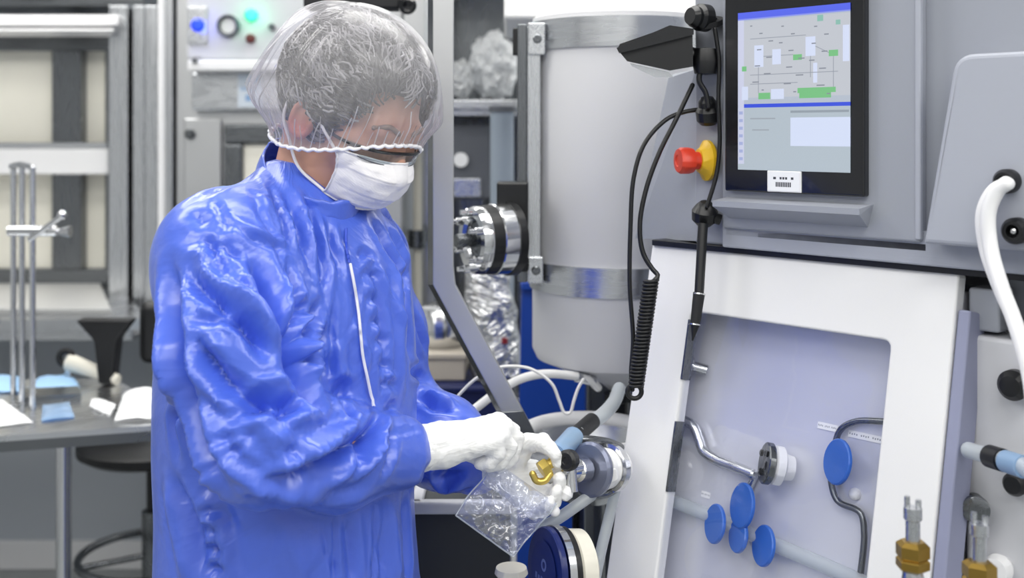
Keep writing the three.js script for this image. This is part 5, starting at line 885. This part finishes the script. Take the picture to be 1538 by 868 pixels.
{ // hoses under the tank
  const a = thing('thin_tube', 'thin white tube looping behind the bent arm', 'tube');
  part(a, 'tube', tube([[676, 610], [694, 588], [716, 568], [748, 552], [790, 552], [812, 562], [830, 578], [840, 602], [848, 620], [856, 620], [862, 602], [868, 584], [876, 570]].map(([x, y], i) => P(x, y, 1.83)), 0.0026, 120, 8), M.whiteMatt); settle(a);
  const b = thing('hose', 'milky white hose running from the tank outlet behind the bent arm', 'hose');
  part(b, 'tube', tube([[690, 632], [716, 612], [745, 590], [780, 570], [812, 562], [850, 563], [884, 570], [898, 582]].map(([x, y], i) => P(x, y, 1.86 + 0.012 * i)), 0.0075, 100, 12), M.whiteMatt);
  part(b, 'ferrule', rod(P(866, 566, 1.925), P(892, 572, 1.94), 0.0095), M.steel); settle(b);
  const c = thing('clear_hose', 'clear hose with black clamp and pale blue end below the tank', 'hose');
  part(c, 'tube', tube([[930, 584], [922, 604], [906, 622], [886, 636]].map(([x, y], i) => P(x, y, 1.82 - 0.06 * i)), 0.011, 50, 14), M.clearMilky);
  part(c, 'clamp', rod(P(890, 632, 1.64), P(858, 660, 1.58), 0.0125), M.black, 'black clamp sleeve');
  part(c, 'blue_end', rod(P(862, 656, 1.588), P(836, 682, 1.535), 0.0155, 0.0135), M.blueTube, 'pale blue transparent end');
  part(c, 'screw', along(lathe([[0, 0], [0.003, 0], [0.003, 0.003], [0, 0.003]], 12), P(873, 645, 1.595), P(873, 645, 1)), M.steelBright); settle(c);
  const d = thing('clear_hose', 'clear hose hanging down along the edge of the white door', 'hose');
  part(d, 'tube', tube([[934, 690], [926, 730], [914, 780], [902, 830], [892, 880], [884, 930]].map(([x, y], i) => P(x, y, 1.60 - 0.012 * i)), 0.0078, 60, 12), M.clearMilky); settle(d);
}
{ // valve assembly held in the left hand
  const g = thing('valve_assembly', 'steel valve assembly with brass fittings and black knob at the left glove', 'valve');
  const A = P(934, 702, 1.60), B = P(872, 706, 1.535), u = B.clone().sub(A).normalize();
  const on = (prof, k, m, nm, lb, seg = 40) => { const q = A.clone().lerp(B, k); return part(g, nm, along(lathe(prof, seg), q, q.clone().add(u)), m, lb); };
  on([[0, 0], [0.024, 0], [0.028, 0.006], [0.028, 0.03], [0.024, 0.036], [0.03, 0.04], [0.03, 0.05], [0, 0.05]], 0.06, M.white, 'body', 'white valve body');
  on([[0, 0], [0.036, 0], [0.038, 0.003], [0.038, 0.008], [0.034, 0.011], [0, 0.011]], 0.70, mat(0x7d8296, 0.3, { metalness: 0.6 }), 'flange', 'blue-grey steel flange');
  on([[0.029, 0], [0.034, 0.002], [0.034, 0.012], [0.029, 0.014]], 0.22, M.steelBright, 'clamp_band');
  on([[0.0, 0], [0.016, 0], [0.016, 0.018], [0.012, 0.022], [0.012, 0.034], [0, 0.034]], 0.88, M.steelBright, 'nozzle');
  const kn = P(858, 690, 1.505); part(g, 'knob', along(lathe([[0, 0], [0.0135, 0], [0.0145, 0.004], [0.0145, 0.012], [0.011, 0.016], [0.005, 0.0165], [0.004, 0.015], [0, 0.015]], 28), kn, kn.clone().add(V(-0.55, 0.1, 0.8))), M.black, 'black knob');
  part(g, 'bracket', merge([tube([P(846, 662, 1.58), P(880, 660, 1.585), P(912, 664, 1.60), P(932, 672, 1.62)], 0.006), tube([P(884, 742, 1.55), P(908, 742, 1.565), P(930, 730, 1.59)], 0.006)]), M.steelDark);
  const f1 = P(822, 700, 1.505), f2 = P(842, 688, 1.512);
  part(g, 'brass_nut', merge([along(lathe([[0.006, 0], [0.0115, 0], [0.0125, 0.002], [0.0125, 0.010], [0.0115, 0.012], [0.006, 0.012]], 6), P(812, 706, 1.500), P(850, 680, 1.515)), along(lathe([[0, 0], [0.007, 0], [0.007, 0.026], [0, 0.026]], 20), P(812, 706, 1.5), P(850, 680, 1.515)), along(lathe([[0, 0], [0.011, 0], [0.012, 0.004], [0.011, 0.009], [0, 0.009]], 24), P(832, 694, 1.506), P(850, 680, 1.513))]), M.gold, 'brass coloured nut');
  part(g, 'brass_elbow', tube([P(800, 712, 1.492), P(806, 722, 1.492), P(818, 722, 1.494), P(826, 712, 1.498)], 0.0048), M.gold);
  part(g, 'tee', merge([rod(P(846, 706, 1.50), P(872, 700, 1.52), 0.0075), rod(P(858, 700, 1.505), P(860, 738, 1.50), 0.0065, 0.008)]), M.steelBright);
  part(g, 'drain', merge([along(lathe([[0, 0], [0.006, 0], [0.009, 0.01], [0.005, 0.018], [0, 0.02]]), P(856, 732, 1.5), P(836, 772, 1.49)), new THREE.SphereGeometry(0.0075, 16, 12).translate(...P(833, 768, 1.488).toArray())]), M.white);
  part(g, 'clear_pipe', tube([P(888, 744, 1.55), P(868, 758, 1.54), P(842, 776, 1.53), P(812, 794, 1.52)], 0.008, 40, 12), M.clearMilky, 'clear pipe');
  part(g, 'wing', slab(rounded([[0, 0], [0.03, 0.012], [0.034, -0.004], [0.012, -0.014]], 0.004), 0.006, 0.0015).translate(...P(893, 716, 1.535).toArray()), M.white);
  settle(g);
}
{ // filter housing with its navy face
  const g = thing('filter_housing', 'white round filter housing with a dark navy face below the hands', 'filter');
  const c = P(828, 858, 1.46), dir = V(-0.93, 0.08, 0.38).normalize(), R = 0.057;
  const on = (prof, k, m, nm, lb) => { const q = c.clone().addScaledVector(dir, k); return part(g, nm, along(lathe(prof, 64), q, q.clone().add(dir)), m, lb); };
  on([[0, 0], [R * 0.95, 0], [R, 0.002], [R, 0.008], [R * 0.97, 0.01], [0, 0.0115]], 0, M.navyDisc, 'face', 'dark navy face disc');
  on([[R * 0.8, 0], [R * 1.02, 0], [R * 1.02, 0.010], [R * 0.8, 0.010]], -0.011, M.steelBright, 'ring', 'polished ring');
  on([[R * 0.7, 0], [R * 0.98, 0], [R * 0.98, 0.008], [R * 0.7, 0.008]], -0.020, M.black, 'seal');
  on([[0, 0], [R * 0.6, 0], [R * 0.9, 0.01], [R * 0.92, 0.03], [R * 0.8, 0.036], [0, 0.036]], -0.055, M.ivory, 'body', 'ivory white body');
  const side = V(0.5, 0, 0.86), up = dir.clone().cross(side).normalize();
  const txt = document.createElement('canvas'); txt.width = 256; txt.height = 256; const k = txt.getContext('2d'); k.fillStyle = '#13225f'; k.fillRect(0, 0, 256, 256); k.fillStyle = '#5a689c'; k.beginPath(); k.arc(128, 100, 26, 0, 7); k.fill(); k.fillStyle = '#13225f'; k.beginPath(); k.arc(128, 100, 14, 0, 7); k.fill(); k.fillStyle = '#55639a'; for (let i = 0; i < 6; i++) k.fillRect(50 + i * 28, 150 + (i % 2) * 4, 18, 26); for (let i = 0; i < 5; i++) k.fillRect(66 + i * 26, 192, 16, 14);
  const tt = new THREE.CanvasTexture(txt); tt.colorSpace = THREE.SRGBColorSpace;
  const pg = new THREE.CircleGeometry(R * 0.7, 40), m4 = new THREE.Matrix4().makeBasis(up.clone().cross(dir).normalize(), up, dir).setPosition(c.clone().addScaledVector(dir, 0.0118)); pg.applyMatrix4(m4);
  part(g, 'print', pg, mat(0xffffff, 0.35, { map: tt }), 'faint printed emblem');
  part(g, 'stand', merge([rod(V(c.x + 0.04, 0, c.z - 0.02), V(c.x + 0.04, c.y - 0.03, c.z - 0.02), 0.014), lathe([[0, 0], [0.08, 0], [0.08, 0.01], [0, 0.014]]).translate(c.x + 0.04, 0, c.z - 0.02)]), M.steelDark);
  part(g, 'cream_nut', along(lathe([[0, 0], [0.014, 0], [0.016, 0.004], [0.016, 0.014], [0.01, 0.02], [0, 0.02]], 8), P(882, 846, 1.48), P(872, 846, 1.40)), mat(0xe8e0bd, 0.5));
  settle(g);
  const s = thing('stopper', 'small ivory stopper on a thin steel rod beside the navy disc', 'stopper');
  const q = P(768, 850, 1.58); part(s, 'plug', lathe([[0, 0], [0.022, -0.002], [0.024, -0.01], [0.016, -0.02], [0.022, -0.026], [0.022, -0.045], [0, -0.046]]).translate(q.x, q.y, q.z), M.ivory); part(s, 'rod', rod(V(q.x, 0.01, q.z), V(q.x, q.y - 0.04, q.z), 0.007), M.steelDark); part(s, 'foot', rod(V(q.x, 0, q.z), V(q.x, 0.012, q.z), 0.05), M.steelDark); settle(s);
}
{ // clear plastic bag
  const g = thing('plastic_bag', 'crumpled clear plastic bag held between the gloves', 'bag');
  const C = [P(742, 692, 1.478), P(684, 774, 1.445), P(770, 836, 1.445), P(836, 756, 1.482)], n = 72, pos = [], idx = [];
  const nrm = C[1].clone().sub(C[0]).cross(C[3].clone().sub(C[0])).normalize(); if (nrm.z < 0) nrm.negate();
  for (const s of [1, -1]) for (let j = 0; j <= n; j++) for (let i = 0; i <= n; i++) {
    const u = i / n, v = j / n, p = C[0].clone().multiplyScalar((1 - u) * (1 - v)).addScaledVector(C[1], u * (1 - v)).addScaledVector(C[2], u * v).addScaledVector(C[3], (1 - u) * v), e = Math.pow(16 * u * (1 - u) * v * (1 - v), 0.45);
    p.addScaledVector(nrm, s * 0.016 * e + (0.010 * ridged(p.x * 34 + s, p.y * 34, p.z * 34) + 0.010 * nz(p.x * 22, p.y * 22, s * 3) + 0.004 * ridged(p.x * 80, p.y * 80 + s, 3)) * (0.2 + e)); p.addScaledVector(C[1].clone().sub(C[3]), 0.03 * nz(v * 3, u * 3, 4) * (u * (1 - u) * 4));
    pos.push(p.x, p.y, p.z);
  }
  const N = (n + 1) * (n + 1); for (const s of [0, 1]) for (let j = 0; j < n; j++) for (let i = 0; i < n; i++) { const a = s * N + j * (n + 1) + i; s ? idx.push(a, a + 1, a + n + 1, a + 1, a + n + 2, a + n + 1) : idx.push(a, a + n + 1, a + 1, a + 1, a + n + 1, a + n + 2); }
  const ge = new THREE.BufferGeometry(); ge.setAttribute('position', new THREE.Float32BufferAttribute(pos, 3)); ge.setIndex(idx); ge.computeVertexNormals(); part(g, 'film', ge, M.bag);
  const pt = (u, v) => { const a = (Math.round(v * n) * (n + 1) + Math.round(u * n)) * 3; return V(pos[a], pos[a + 1], pos[a + 2]); };
  const rim = []; for (let i = 0; i <= n; i += 2) rim.push(pt(i / n, 0)); for (let i = 2; i <= n; i += 2) rim.push(pt(1, i / n)); for (let i = n - 2; i >= 0; i -= 2) rim.push(pt(i / n, 1)); part(g, 'seam', new THREE.TubeGeometry(new THREE.CatmullRomCurve3(rim), 140, 0.0011, 6), M.clearMilky); settle(g);
}
renderer.render(scene, camera);
